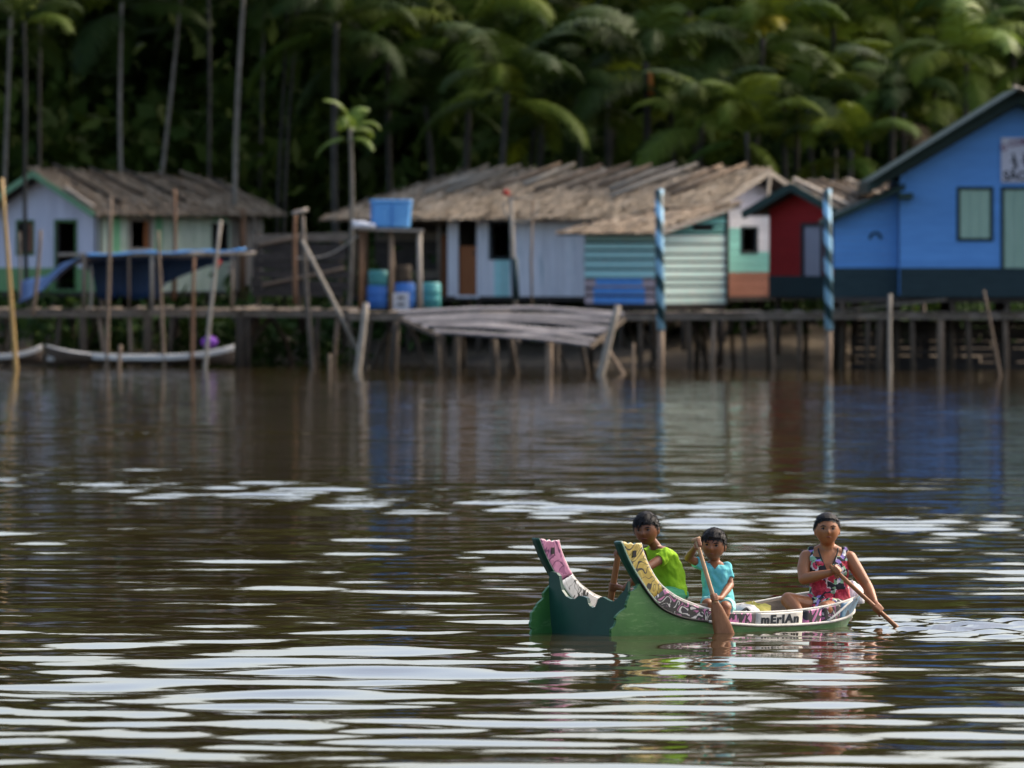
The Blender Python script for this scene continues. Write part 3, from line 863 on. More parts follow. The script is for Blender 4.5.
    panel(H, (Wd, 0, 0), (0, 1, 0), (1, 0, 0), [(0.02, 0), (D, 0), (D, top(Wd) - 0.1), (0.02, top(Wd) - 0.1)], 'blue', 0.02)
    panel(H, (0, D, 0), (1, 0, 0), (0, 1, 0), [(0, 0), (Wd, 0), (Wd, top(Wd)), (pk, top(pk)), (0, top(0))], 'blue', 0.02)
    MB().box((Wd / 2 + ax / 2, D / 2 + 0.05, -0.12), (Wd - ax, D - 0.1, 0.12)).build('floor', M['dark_wood'], H)
    stilts(H, [(ax + 0.2 + k * 1.3, y) for k in range(6) for y in (0.15, 2.5, 5)], -0.15, -2.3)


house_left(); house_long(); hut_mint(); house_red(); house_blue()


# ------------------------------------------------------------------ boardwalks, platform, fence
def boardwalk(px0, px1, Y, depth, z, label, post_px, post_base, plank_w=0.24, edge_mat='grey_wood'):
    a = W(px0, 242, Y).x; b = W(px1, 242, Y).x
    B = empty('boardwalk', ((a + b) / 2, Y, 0)); c = (a + b) / 2
    tag(B, label, 'boardwalk', 'boardwalks in front of the houses')
    meshes = []
    for k in range(5):
        m = MB()
        n = 4
        m.box((0, depth / 2, 0), (plank_w * random.uniform(.82, .95), depth + random.uniform(-.1, .1), 0.04))
        meshes.append(m.mesh('deck_plank', M['grey_wood']))
    x = a - c
    while x < b - c:
        o = link('deck_plank', random.choice(meshes), B, (x + plank_w / 2, random.uniform(-.06, .06), z + random.uniform(-.008, .008)))
        o.rotation_euler = (random.gauss(0, .004), random.gauss(0, .01), random.gauss(0, .01))
        x += plank_w
    nb = max(1, int((b - a) / 4.5))
    for k in range(nb):
        u0 = a - c + (b - a) * k / nb; u1 = a - c + (b - a) * (k + 1) / nb
        for y in (0.06, depth - 0.2):
            MB().beam((u0 + .01, y, z - 0.10 + random.uniform(-.02, .02)), (u1 - .01, y, z - 0.10 + random.uniform(-.02, .02)), 0.07, 0.13).build('beam', M[edge_mat], B)
    for px, r, m in post_px:
        X = W(px, 242, Y).x - c
        lean = random.gauss(0, 0.11)
        MB().tube([(X, 0.12, z - 0.03), (X + lean * .5, 0.12, z * 0.4), (X + lean, 0.1, post_base)], [r, r * 1.05, r * 1.1], 7).build('post', M[m], B, True)
        X2 = X + random.uniform(-.5, .5)
        MB().tube([(X2, depth - 0.3, z - 0.03), (X2 + lean, depth - 0.3, post_base)], r, 7).build('post', M['dark_post'], B, True)
    for k in range(int((b - a) / 1.7)):
        u = random.uniform(a - c + .5, b - c - .8); y = random.uniform(.3, depth - .5); q = random.choice((-1, 1)) * random.uniform(.4, 1.0)
        MB().tube([(u, y, z - .08), (u + q * .5, y, z * .45), (u + q, y, post_base)], random.uniform(.035, .06), 6).build('brace', M['dark_post'], B, True)
    return B


random.seed(3)
boardwalk(-60, 352, 219, 6.5, 1.36, 'narrow grey boardwalk in front of the lavender house, above the moored canoe',
          [(-20, .06, 'dark_post'), (12, .05, 'dark_post'), (60, .06, 'dark_post'), (82, .10, 'dark_post'), (98, .05, 'pole_wood'), (129, .05, 'pole_wood'), (147, .11, 'dark_post'), (172, .06, 'dark_post'), (192, .08, 'dark_post'), (240, .12, 'dark_post'), (247, .07, 'dark_post'), (318, .06, 'dark_post'), (338, .05, 'pole_wood')], -0.7)
boardwalk(348, 1110, 214.5, 3.5, 1.33, 'long grey boardwalk running from the water tank past the blue house',
          [(372, .05, 'dark_post'), (440, .07, 'dark_post'), (520, .06, 'dark_post'), (640, .06, 'dark_post'), (688, .06, 'dark_post'), (714, .065, 'pole_wood'), (742, .05, 'dark_post'), (770, .065, 'pole_wood'), (800, .06, 'dark_post'), (868, .06, 'dark_post'), (881, .09, 'dark_post'), (912, .06, 'dark_post'), (941, .09, 'pole_wood'), (968, .06, 'dark_post'), (1005, .06, 'pole_wood'), (1040, .07, 'dark_post'), (1080, .07, 'dark_post')], -0.7)
# loose boards lying on the right boardwalk
for (p0, p1, w, lab) in (((835, 311, 215.5), (945, 299.5, 214.8), 0.22, 'long loose plank lying aslant on the boardwalk below the blue house'),
                    ((832, 309, 216.5), (900, 301, 216.3), 0.3, 'shorter loose plank behind the long one below the blue house')):
    a = W(*p0); b = W(*p1)
    o = empty('loose_plank', a); tag(o, lab, 'plank')
    m = MB().beam((0, 0, 0), b - a, w, 0.05).build('board', M['grey_wood'], o)
# rough boarding under the right boardwalk
def skirt():
    Y = 216.2
    S = empty('boarded_skirt', (W(930, 242, Y).x, Y, 0)); x0 = S.location.x
    tag(S, 'dark rough boarding closing the space under the boardwalk by the blue house', 'boarding')
    x = W(845, 242, Y).x
    for k in range(7):
        z = 0.05 + 0.17 * k
        xa = W(850 + random.uniform(-8, 8), 242, Y).x - x0; xb = W(1085 + random.uniform(-8, 8), 242, Y).x - x0
        xm = xa + (xb - xa) * random.uniform(.35, .65)
        for u0, u1 in ((xa, xm - .02), (xm + .02, xb)):
            MB().beam((u0, random.uniform(-.03, .03), z), (u1, random.uniform(-.03, .03), z + random.uniform(-.04, .04)), 0.03, 0.15).build('plank', M['dark_wood'], S)
skirt()


def platform():
    Y = 206
    P0 = W(505, 242, Y)
    P = empty('landing_platform', (P0.x, Y, 0))
    tag(P, 'sagging grey slatted landing platform on crooked posts in front of the door', 'platform')
    L = lambda px, py, y: Vector((W(px, py, y).x - P0.x, y - Y, W(px, py, y).z))
    back = [(398, 313), (470, 309.5), (540, 309), (624, 313)]; front = [(440, 331), (500, 336), (560, 340), (590, 341)]
    n = 8
    for k in range(n):
        t = k / (n - 1)
        pts = []
        for i in range(4):
            bpx, bpy = back[i]; fpx, fpy = front[i]
            px = bpx + (fpx - bpx) * t; py = bpy + (fpy - bpy) * t
            pts.append(L(px, py + random.uniform(-2.6, 2.6), 208.5 - 3.4 * t))
        m = MB(); rows_a = []; rows_b = []
        w = 0.095 + random.uniform(-.03, .02)
        for p in pts:
            rows_a.append([p + Vector((0, -w, -0.03)), p + Vector((0, w, 0.03))])
            rows_b.append([p + Vector((0, -w, -0.075)), p + Vector((0, w, -0.015))])
        m.sheet(rows_a, rows_b).build('slat', M['slat_grey'], P)
    for (ba, fa) in (((398, 313), (440, 331)), ((500, 309.5), (520, 337)), ((624, 313), (590, 341))):
        a = L(*ba, 208.5); b = L(*fa, 205.1)
        MB().beam(a + Vector((0, 0, -.14)), b + Vector((0, 0, -.14)), 0.08, 0.09).build('joist', M['dark_post'], P)
    for (px0, py0, px1, y, r, m) in ((396, 320, 392, 208, .09, 'dark_post'), (437, 332, 440, 205.5, .07, 'dark_post'), (457, 335, 455, 205.5, .09, 'dark_post'), (493, 338, 497, 205.3, .10, 'dark_post'), (508, 325, 520, 207, .08, 'dark_post'), (549, 341, 549, 205.2, .09, 'pole_wood'), (556, 335, 556, 206, .08, 'dark_post'), (580, 335, 592, 206.5, .06, 'dark_post')):
        a = L(px0, py0 + 2, y); b = Vector((L(px1, 350, y).x, y - Y + .1, -0.6))
        MB().tube([a, (a + b) / 2, b], r, 7).build('post', M[m], P, True)
platform()


def fence():
    Y = 224
    Fn = empty('board_fence', (W(298, 242, Y).x, Y, 1.4)); x0 = Fn.location.x
    tag(Fn, 'weathered fence of wide horizontal boards between the two thatched houses', 'fence')
    for k in range(7):
        py = 293 - k * 9.2
        a = W(254 + random.uniform(-3, 3), py + random.uniform(-1, 1), Y); b = W(346 + random.uniform(-4, 4), py + random.uniform(-2, 2), Y)
        MB().beam(a - Fn.location, b - Fn.location, 0.03, 0.20).build('board', M['grey_wood'] if random.random() < .5 else M['dark_wood'], Fn)
    for px in (258, 300, 340):
        a = W(px, 232, Y + .06); b = W(px, 330, Y + .06)
        MB().tube([a - Fn.location, b - Fn.location], 0.05, 6).build('post', M['dark_post'], Fn)
    a = W(258, 245, Y - .06); b = W(303, 236, Y - .06)
    MB().tube([a - Fn.location, b - Fn.location], 0.045, 6).build('rail', M['pole_wood'], Fn)
    a = W(262, 285, Y - .06); b = W(345, 268, Y - .06)
    MB().tube([a - Fn.location, b - Fn.location], 0.035, 6).build('rail', M['pole_wood'], Fn)
fence()


# ------------------------------------------------------------------ poles standing in the water and on the decks
def pole(name, label, top, bot, Y, r, mat, cat='pole', group='poles along the shore', base=None):
    a = W(top[0], top[1], Y); b = W(bot[0], bot[1], Y)
    if base is not None:
        d = (b - a); b = a + d * ((a.z - base) / (a.z - b.z))
    O = empty(name, b); tag(O, label, cat, group)
    d = a - b; n = 6; pts = []
    ph = random.uniform(0, 6)
    for k in range(n + 1):
        t = k / n
        pts.append(d * t + Vector((math.sin(t * 3 + ph) * r * .5, math.cos(t * 2.4 + ph) * r * .4, 0)))
    MB().tube(pts, [r * (1.08 - 0.28 * k / n) for k in range(n + 1)], 9).build('shaft', M[mat], O, True)
    return O


def striped_mat(name, ca, cb, pitch, ztop):
    m, nt, bs = newmat(name)
    tc = nt.nodes.new('ShaderNodeTexCoord'); sp = nt.nodes.new('ShaderNodeSeparateXYZ'); nt.links.new(tc.outputs['Object'], sp.inputs[0])
    ang = math_n(nt, 'ARCTAN2', sp.outputs[1], sp.outputs[0])
    t = math_n(nt, 'ADD', math_n(nt, 'DIVIDE', ang, 2 * math.pi), math_n(nt, 'DIVIDE', sp.outputs[2], pitch))
    f = math_n(nt, 'FRACT', t)
    f = math_n(nt, 'GREATER_THAN', f, 0.52)
    n = noise_n(nt, tc.outputs['Object'], 6, 6, 0.7)
    ca2 = mix(nt, ramp(nt, n, [(.35, (0, 0, 0)), (.75, (1, 1, 1))]), ca, tuple(k * .75 for k in ca))
    nt.links.new(mix(nt, f, ca2, cb), bs.inputs['Base Color']); bs.inputs['Roughness'].default_value = 0.55
    return m


M['stripes'] = striped_mat('spiral_stripes', (0.30, 0.58, 0.76), (0.008, 0.05, 0.06), 0.66, 1)
for px, lab in ((660, 'blue and dark green spiral striped mooring post beside the mint slatted hut'), (828, 'blue and dark green spiral striped mooring post in front of the red house door')):
    Y = 210
    O = empty('mooring_post', (W(px, 242, Y).x, Y, -0.6)); tag(O, lab, 'post', 'striped mooring posts')
    z0 = W(px, 330, Y).z + 0.6; z1 = W(px, 189, Y).z + 0.6
    MB().tube([(0, 0, 0), (0.02, 0, z0)], [0.085, 0.08], 10).build('bare_foot', M['pole_wood'], O, True)
    MB().tube([(0.02, 0, z0 + .002), (0.0, 0, (z0 + z1) / 2), (-.02, 0, z1)], [0.098, 0.095, 0.09], 16).build('painted_shaft', M['stripes'], O, True)

PL = [
    ('bamboo_pole', 'tall yellow bamboo pole leaning at the left edge', (3, 178), (15, 372), 212, .055, 'bamboo'),
    ('pole', 'grey pole leaning before the door of the lavender gable', (40, 230), (33, 316), 218, .05, 'pole_wood'),
    ('pole', 'thin grey pole in front of the leftmost lavender window', (20, 232), (19, 305), 220, .035, 'grey_wood'),
    ('pole', 'tall thin pole in the water before the corner of lavender house', (110, 196), (108, 360), 217, .05, 'pole_wood'),
    ('pole', 'short pale stake between the tarp and the left boardwalk', (91, 265), (90, 312), 219.5, .04, 'pale_wood'),
    ('pole', 'grey pole in the water below the middle of the blue tarp', (159, 231), (163, 358), 217, .045, 'pole_wood'),
    ('pole', 'brown pole rising above the tarp against cream green planks', (174, 189), (174, 300), 222, .05, 'brown_pole'),
    ('pole', 'brown pole in the water below the right half of the tarp', (195, 257), (191, 360), 217, .045, 'brown_pole'),
    ('pole', 'leaning pale pole crossing the right end of the tarp', (220, 220), (207, 358), 216.5, .05, 'pale_wood'),
    ('pole', 'short post standing in water under the left boardwalk', (121, 345), (120, 368), 213, .05, 'pole_wood'),
    ('pole', 'upright brown pole at the corner of the board fence', (296, 210), (295, 305), 218, .055, 'brown_pole'),
    ('pole', 'dark upright pole right beside the brown corner pole', (303, 216), (312, 352), 217.5, .06, 'grey_wood'),
    ('pole', 'long pale pole leaning down to the right towards the water', (303, 240), (358, 352), 216.8, .055, 'pale_wood'),
    ('pole', 'thick white weathered stake in the water left of the platform', (364, 303), (358, 372), 208.5, .085, 'pale_wood'),
    ('pole', 'small stub of a stake in the water left of the white stake', (330, 354), (329, 374), 206, .045, 'pole_wood'),
    ('pole', 'thick pale beam leaning against the right end of the platform', (620, 305), (598, 378), 204.5, .095, 'pale_wood'),
    ('pole', 'dark crossing beam behind the leaning pale beam', (600, 338), (622, 376), 206.2, .06, 'pole_wood'),
    ('pole', 'thin short stake in the water left of the mint hut post', (634, 343), (633, 378), 203, .035, 'pole_wood'),
    ('pole', 'pale post standing up through the boardwalk below the blue house', (891, 294), (890, 372), 210, .055, 'pale_wood'),
    ('pole', 'thin stick leaning in the water at the far right', (983, 290), (1001, 380), 204, .035, 'pole_wood'),
]
random.seed(8)
for nm, lab, a, b, Y, r, mat in PL:
    inw = b[1] > 340
    pole(nm, lab, a, b, Y, r, mat, base=(-0.7 if inw else None))

# crossbar on the pole pair
cb = W(299, 212, 217.9)
O = empty('crossbar', cb); tag(O, 'short pale crossbar tied across two upright poles', 'bar')
MB().tube([W(292, 214, 217.9) - cb, W(308, 209.5, 217.9) - cb], 0.05, 7).build('bar', M['pale_wood'], O, True)


# ------------------------------------------------------------------ tarp shelter
def tarp():
    Y = 219.3
    T = empty('tarp_shelter', (W(150, 242, Y).x, Y, 1.38)); o = T.location
    tag(T, 'dark blue tarpaulin slung over a pole frame on the left boardwalk', 'tarp')
    L = lambda px, py, y: W(px, py, y) - o
    rows = []
    prof = [(18, 303), (30, 297), (45, 288), (60, 272), (72, 262), (86, 254.5), (120, 252.5), (150, 251.5), (180, 251), (215, 250), (252, 248.5)]
    for i in range(9):
        t = i / 8; r = []
        for px, py in prof:
            sag = 5.5 * math.sin(math.pi * t) + 1.0 * math.sin(px * .21 + t * 5)
            if px < 86: sag -= 24 * t * (86 - px) / 68
            sag += (1.6 * math.sin((px - 86) / 166 * math.pi * 3) ** 2 if px > 86 else 0) * (1 - .5 * t)
            r.append(L(px + 2 * t, py + sag + 1.5 * t + (0.4 * math.sin(px * .5) if i == 0 else 0), Y + 3.0 * t))
        rows.append(r)
    rb = [[p - Vector((0, 0, 0.012)) for p in r] for r in rows]
    MB().sheet(rows, rb).build('canopy', M['tarp'], T, True)
    # rolled front edge
    MB().tube([L(px, np.interp(px, [p[0] for p in prof], [p[1] for p in prof]) + .2 + 1.6 * math.sin((px - 86) / 166 * math.pi * 3) ** 2, Y - .04) for px in range(86, 253, 8)], [.03 + .012 * math.sin(k * 1.7) for k in range(21)], 8).build('rolled_edge', M['tank'], T, True)
    # hanging curtain behind
    rows = []
    low = [(86, 268), (93, 276), (97, 298), (108, 300), (120, 296), (134, 300), (150, 297), (158, 299), (165, 284), (180, 277), (205, 267), (236, 259)]
    for j in range(7):
        t = j / 6; r = []
        for px, py in low:
            tp = np.interp(px, [p[0] for p in prof], [p[1] for p in prof]) + 3
            r.append(L(px, tp + (py - tp) * t, Y + 2.2 + 0.10 * math.sin(px * .33) * t + 0.08 * math.sin(px * .8)))
        rows.append(r)
    rb = [[p + Vector((0, 0.012, 0)) for p in r] for r in rows]
    MB().sheet(rows, rb).build('hanging_flap', M['tarp'], T, True)
    MB().tube([L(58, 255, Y), L(256, 253.5, Y)], 0.045, 7).build('rail', M['pale_wood'], T, True)
    for px, r, m in ((84, .06, 'grey_wood'), (152, .055, 'pale_wood'), (129, .03, 'pole_wood'), (232, .04, 'grey_wood')):
        for y in (Y, Y + 3):
            MB().tube([L(px, 254, y), L(px, 254, y) * 1.0 + Vector((0, 0, -(L(px, 254, y).z) - 0.01))], r, 7).build('prop', M[m], T, True)
    MB().tube([L(215, 258, Y - .1), L(219, 262, Y - .12), L(217, 268, Y - .1)], [.03, .09, .03], 8).build('red_rag', M['red_rag'], T, True)
tarp()


# ------------------------------------------------------------------ water tank on its stand and drums
def tank():
    Y = 218.2
    S = empty('tank_stand', (W(388, 242, Y).x, Y, 1.36)); o = S.location
    tag(S, 'rough wooden stand carrying the blue water tank', 'stand')
    L = lambda px, py, y: W(px, py, y) - o
    for px, m, r in ((361, 'brown_pole', .055), (391, 'pole_wood', .055), (419, 'bare_plank', .06)):
        for y in (Y, Y + 1.1):
            a = L(px, 230, y); MB().tube([a, Vector((a.x + random.gauss(0, .03), a.y, -0.02))], r, 7).build('leg', M[m], S, True)
    for k in range(5):
        y = Y - 0.1 + k * 0.32
        MB().beam(L(357, 229.5, Y) * Vector((1, 0, 1)) if False else Vector((L(357, 229, Y).x, y - Y, L(357, 229, Y).z)), Vector((L(423, 231, Y).x, y - Y, L(423, 230.5, Y).z)), 0.27, 0.06).build('shelf_plank', M['bare_plank'], S)
    top = W(390, 227.6, Y + .5).z
    T = empty('water_tank', (W(391, 242, Y).x, Y + 0.55, CAM_H + (HORIZON - 229) * Y / F + 0.035))
    tag(T, 'bright blue square plastic water tank standing on the wooden stand', 'tank')
    def sq(h, w, d, z, rd=.12):
        r = []
        for cx, cy, a0 in ((w - rd, d - rd, 0), (-(w - rd), d - rd, 90), (-(w - rd), -(d - rd), 180), (w - rd, -(d - rd), 270)):
            for k in range(4): r.append(Vector((cx + rd * math.cos(R(a0 + 30 * k)), cy + rd * math.sin(R(a0 + 30 * k)), z)))
        return r
    hgt = 0.60
    m = MB(); rings = [sq(0, .44, .40, 0)]
    for k in range(1, 9):
        z = hgt * k / 8; w = .44 + .05 * k / 8 + (0.012 if k % 2 else -0.004); rings.append(sq(0, w, w - .04, z))
    m.loft(rings).build('body', M['tank'], T, True)
    MB().loft([sq(0, .515, .475, hgt + .001), sq(0, .52, .48, hgt + .05), sq(0, .48, .44, hgt + .07)]).build('lid', M['tank'], T, True)
    for x in (-0.47, 0.0):
        MB().box((x if x else 0.02, -0.455, hgt * .5), (0.03, 0.02, hgt * .9)).build('rib', M['barrel'], T)
    B = empty('folded_sheet', W(363, 228, Y - .1)); tag(B, 'crumpled white sheet on the stand left of the tank', 'sheet')
    rows = [[Vector((-.25 + .09 * i, -.2 + .08 * j, .05 + .11 * abs(mnoise.noise(Vector((i * .5, j * .6, 2)))) + 0.10 * (1 - i / 7))) for i in range(7)] for j in range(6)]
    MB().sheet(rows, [[Vector((p.x, p.y, 0.0)) for p in r] for r in rows]).build('cloth', M['cloth_white'], B, True)
    def drum(px, Y, z, r, h, mat, lab, lid=None):
        D = empty('drum', (W(px, 242, Y).x, Y, z)); tag(D, lab, 'drum', 'drums under the tank stand')
        ring = lambda rr, zz: [Vector((rr * math.cos(2 * math.pi * k / 20), rr * math.sin(2 * math.pi * k / 20), zz)) for k in range(20)]
        rs = []
        for t, q in ((0, .92), (.04, 1), (.30, 1.0), (.33, 1.04), (.36, 1.0), (.62, 1.0), (.65, 1.04), (.68, 1), (.95, 1), (1, .9)): rs.append(ring(r * q, h * t))
        MB().loft(rs).build('body', M[mat], D, True)
        if lid: MB().loft([ring(r * 1.03, h + .002), ring(r * 1.03, h + .06), ring(r * .9, h + .08)]).build('lid', M[lid], D, True)
    z = 1.40
    drum(377, 219.4, z, .24, .55, 'barrel', 'blue drum under the left side of the tank stand')
    drum(378, 219.4, z + .555, .23, .36, 'barrel_teal', 'teal drum standing on the left blue drum')
    drum(404, 219.4, z, .26, .62, 'barrel', 'blue drum under the right side of the tank stand')
    drum(403, 219.4, z + .625, .2, .42, 'dark_post', 'black drum on top of the right blue drum')
    drum(430, 219.9, z, .26, .62, 'barrel_teal', 'pale teal drum right of the tank stand')
    C = empty('white_crate', (W(401, 242, 218.6).x, 218.6, 1.38)); tag(C, 'small white plastic crate in front of the blue drum', 'crate')
    MB().box((0, 0, .2), (.38, .26, .4)).build('body', M['white_plastic'], C)
    for z_ in (.12, .28): MB().box((0, -.136, z_), (.16, .012, .06)).build('grip_slot', M['dark_post'], C)
    # washing line
    a = W(296, 258, 219); b = W(360, 234, 219)
    O = empty('rope', a); tag(O, 'thin rope strung from the brown pole to the tank stand', 'rope')
    MB().tube([(b - a) * t - Vector((0, 0, .35 * math.sin(math.pi * t) * .6)) for t in np.linspace(0, 1, 9)], 0.018, 6).build('line', M['rope'], O, True)
tank()


def hoop_net():
    Y = 213.8
    O = empty('net_pole', (W(514, 242, Y).x, Y, 1.36)); o = O.location
    tag(O, 'pale pole with a bent hoop and net, red rag on top, before the long house', 'pole')
    L = lambda px, py: W(px, py, Y) - o
    MB().tube([L(516, 309) + Vector((0, 0, -.1)), L(513, 260), L(511, 198)], [.06, .055, .045], 8).build('shaft', M['pale_wood'], O, True)
    MB().tube([L(516, 300), L(514, 258)], .09, 8).build('painted_sleeve', M['dark_teal'], O, True)
    MB().tube([L(532, 306), L(531, 260), L(533, 200)], .03, 7).build('thin_shaft', M['pole_wood'], O, True)
    MB().tube([L(533, 199), L(521, 198.5), L(510, 198)], .03, 7).build('cross_bar', M['pale_wood'], O, True)
    hoop = MB().tube([L(521 + 17 * math.cos(t), 207 + 15 * math.sin(t)) for t in np.linspace(-.35, math.pi + .35, 17)], .02, 6).build('hoop', M['rope'], O, True)
    MB().tube([L(503, 195), L(506, 192), L(510, 195)], [.03, .08, .03], 7).build('red_rag', M['red_rag'], O, True)
hoop_net()


def canoe_simple(px0, px1, py, Y, lab, z, white=True, h=0.30):
    a = W(px0, py, Y).x; b = W(px1, py, Y).x; L = b - a
    C = empty('moored_canoe', ((a + b) / 2, Y, z)); tag(C, lab, 'canoe', 'canoes moored under the boardwalk')
    ra = []; rb = []
    for i in range(17):
        t = i / 16; s = (t - .5) * L
        w = 0.42 * (1 - abs(2 * t - 1) ** 2.6) + 0.03; sh = h + 0.24 * abs(2 * t - 1) ** 3
        sec = [(-w, sh), (-w * .92, sh * .5), (-w * .55, .03), (0, 0), (w * .55, .03), (w * .92, sh * .5), (w, sh)]
        ra.append([Vector((s, y, zz)) for y, zz in sec]); rb.append([Vector((s, y * .93, zz + .03)) for y, zz in sec])
    hull = MB().sheet(ra, rb, 0, 1, 1).build('hull', [M['canoe_wood'], M['canoe_white']], C, True)
    for sgn in (-1, 1):
        MB().tube([r[0 if sgn < 0 else 6] + Vector((0, 0, .005)) for r in ra[4:]], .025, 6).build('gunwale', M['canoe_white'], hull, True)
        rows = [[r[0 if sgn < 0 else 6] + Vector((0, sgn * .012, -.01)), r[0 if sgn < 0 else 6] * 1.0 + Vector((0, sgn * .008, -h * .55))] for r in ra[4:]]
        MB().sheet(rows, [[p + Vector((0, -sgn * .012, 0)) for p in r] for r in rows]).build('side_strake', M['canoe_white'] if white else M['canoe_wood'], hull, True)
    for t in (-.25, .05, .3):
        MB().box((t * L, 0, h * .8), (.16, .74, .03)).build('thwart', M['canoe_wood'], C)
canoe_simple(46, 234, 352, 217.4, 'dark canoe with white side moored under the left boardwalk', 0.08, h=.20)
canoe_simple(-70, 42, 350, 218.0, 'pale canoe end at the left edge under the boardwalk', 0.10, h=.18)
O = empty('purple_bundle', W(209, 342, 217.4)); tag(O, 'purple bundle lying in the white sided canoe', 'bundle')
rows = [[Vector((.20 * math.cos(a) * math.sin(b) * (1 + .2 * math.sin(3 * a)), .15 * math.sin(a) * math.sin(b), .13 * math.cos(b) * (1 + .15 * math.sin(2 * a)))) for a in np.linspace(0, 2 * math.pi, 13)] for b in np.linspace(0.05, 3.1, 8)]
MB().grid(rows).build('cloth', M['purple'], O, True)


# ------------------------------------------------------------------ forest
def frond_mesh(name, mat, L=3.0, e0=65, droop=120, leaf=0.62, n=30, hang=0.5, seed=0):
    """one pinnate frond growing along +x from the origin: curved midrib and separate drooping leaflets"""
    r = random.Random(seed)
    V = []; Fq = []
    pts = []; p = Vector((0, 0, 0)); seg = 16
    for i in range(seg + 1):
        pts.append(p.copy()); t = i / seg
        a = R(e0 - droop * t ** 1.4)
        p = p + Vector((math.cos(a), 0, math.sin(a))) * (L / seg)
    for i in range(seg):
        w0 = 0.03 * (1 - i / seg) + .006; w1 = 0.03 * (1 - (i + 1) / seg) + .006
        b = len(V)
        V += [pts[i] + Vector((0, -w0, 0)), pts[i] + Vector((0, w0, 0)), pts[i + 1] + Vector((0, w1, 0)), pts[i + 1] + Vector((0, -w1, 0))]
        Fq.append((b, b + 1, b + 2, b + 3))
    for sgn in (-1, 1):
        for k in range(n):
            t = 0.14 + 0.86 * (k + r.random() * .5) / n
            i = min(seg - 1, int(t * seg)); f = t * seg - i
            q = pts[i].lerp(pts[i + 1], min(1, f)); tg = (pts[i + 1] - pts[i]).normalized()
            ll = leaf * (0.35 + 0.65 * math.sin(math.pi * min(1, t * .9 + .12))) * r.uniform(.85, 1.1)
            out = (Vector((0, sgn, 0)) + tg * (0.35 + .5 * t) + Vector((0, 0, -hang * .3 + r.gauss(0, .08)))).normalized()
            out2 = (out + Vector((0, 0, -hang - r.random() * .25))).normalized()
            w = tg * 0.032
            b = len(V)
            m1 = q + out * ll * .5; m2 = m1 + out2 * ll * .5
            V += [q - w * .7, q + w * .7, m1 + w, m1 - w, m2 + w * .15, m2 - w * .15]
            Fq += [(b, b + 1, b + 2, b + 3), (b + 3, b + 2, b + 4, b + 5)]
    return fast_mesh(name, np.array([tuple(v) for v in V]), np.array(Fq), M[mat], True)


FR = {}
for key, mat in (('g', 'frond'), ('d', 'frond_dark'), ('b', 'frond_bright'), ('y', 'frond_yellow'), ('t', 'frond_dry')):
    FR[key] = [frond_mesh('frond', mat, 3.0, e, dr, lf * 1.12, 42, hg * .85, sd) for e, dr, lf, hg, sd in ((80, 105, .7, .45, 1), (58, 120, .8, .6, 2), (34, 105, .75, .7, 3), (5, 85, .7, .8, 4), (68, 140, .75, .9, 5))]


def palm(label, px, py, Y, size, kinds, nf, base_px=None, trunk_r=0.10, bark='bark_dark', group='palms behind the houses', dry=1, fruit=False, name='palm_tree', young=0):
    c = W(px, py, Y); bx = W(base_px if base_px is not None else px, py, Y).x
    gz = ground_z(bx, Y) - 0.1
    P = empty(name, (bx, Y, gz)); tag(P, label, 'palm', group)
    top = c - Vector((bx, Y, gz))
    n = 10; pts = []
    for k in range(n + 1):
        t = k / n
        pts.append(Vector((top.x * t ** 1.3 + 0.05 * math.sin(t * 5 + px), top.y * t, top.z * t)))
    MB().tube(pts, [trunk_r * (1.25 if k == 0 else 1.05 - .35 * k / n) for k in range(n + 1)], 9).build('trunk', M[bark], P, True)
    crown = pts[-1]
    ga = random.uniform(0, 6.28)
    for k in range(nf):
        f = k / max(1, nf - 1)                      # young upright to old hanging
        idx = 0 if f < .25 else 1 if f < .5 else random.choice((2, 4)) if f < .75 else 3
        kd = 't' if (k >= nf - dry) else kinds[random.randrange(len(kinds))]
        o = link('frond', FR[kd][idx], P, crown + Vector((0, 0, -.25 * f)))
        s = size / 3.0 * random.uniform(.85, 1.12)
        o.scale = (s, s * random.uniform(.9, 1.2), s)
        o.rotation_euler = (random.gauss(0, .2), random.gauss(0, .12), ga + k * 2.39996 + random.gauss(0, .15))
    if fruit:
        MB().tube([crown + Vector((.05, -.12, -.2)), crown + Vector((.12, -.35, -.35)), crown + Vector((.14, -.42, -.85))], [.04, .06, .09], 7).build('fruit_stalk', M['fruit'], P, True)
    return P


random.seed(42)
# slender trunks at the left whose crowns stand above the picture
TR = [
    ('slender grey palm trunk near the left edge', 10, 4, 231, 0.075, -60, 'bark'),
    ('dim slender palm trunk second from the left edge', 40, 42, 236, 0.07, -70, 'bark_dark'),
    ('pale straight palm trunk with brown crown base, above the lavender house', 121, 123, 232, 0.075, 2, 'bark'),
    ('leaning pale palm trunk above the middle of the brown thatch roof', 187, 150, 233, 0.075, -60, 'bark'),
    ('pale palm trunk rising behind the right end of brown thatch', 247, 232, 231.5, 0.09, -70, 'bark'),
    ('grey palm trunk left of a close pair beside the long roof', 286, 277, 234, 0.075, -10, 'bark_dark'),
    ('grey palm trunk right of a close pair beside the long roof', 298, 283, 235, 0.07, -30, 'bark_dark'),
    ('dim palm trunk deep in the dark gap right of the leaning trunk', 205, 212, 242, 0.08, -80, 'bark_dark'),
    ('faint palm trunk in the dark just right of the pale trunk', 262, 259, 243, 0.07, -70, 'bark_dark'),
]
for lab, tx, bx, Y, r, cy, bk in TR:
    palm(lab, tx, cy, Y, 2.9, 'dddg', 11, bx, r * (.85 if bk == 'bark' else .7), bk, 'slender palms behind the lavender house', dry=0)

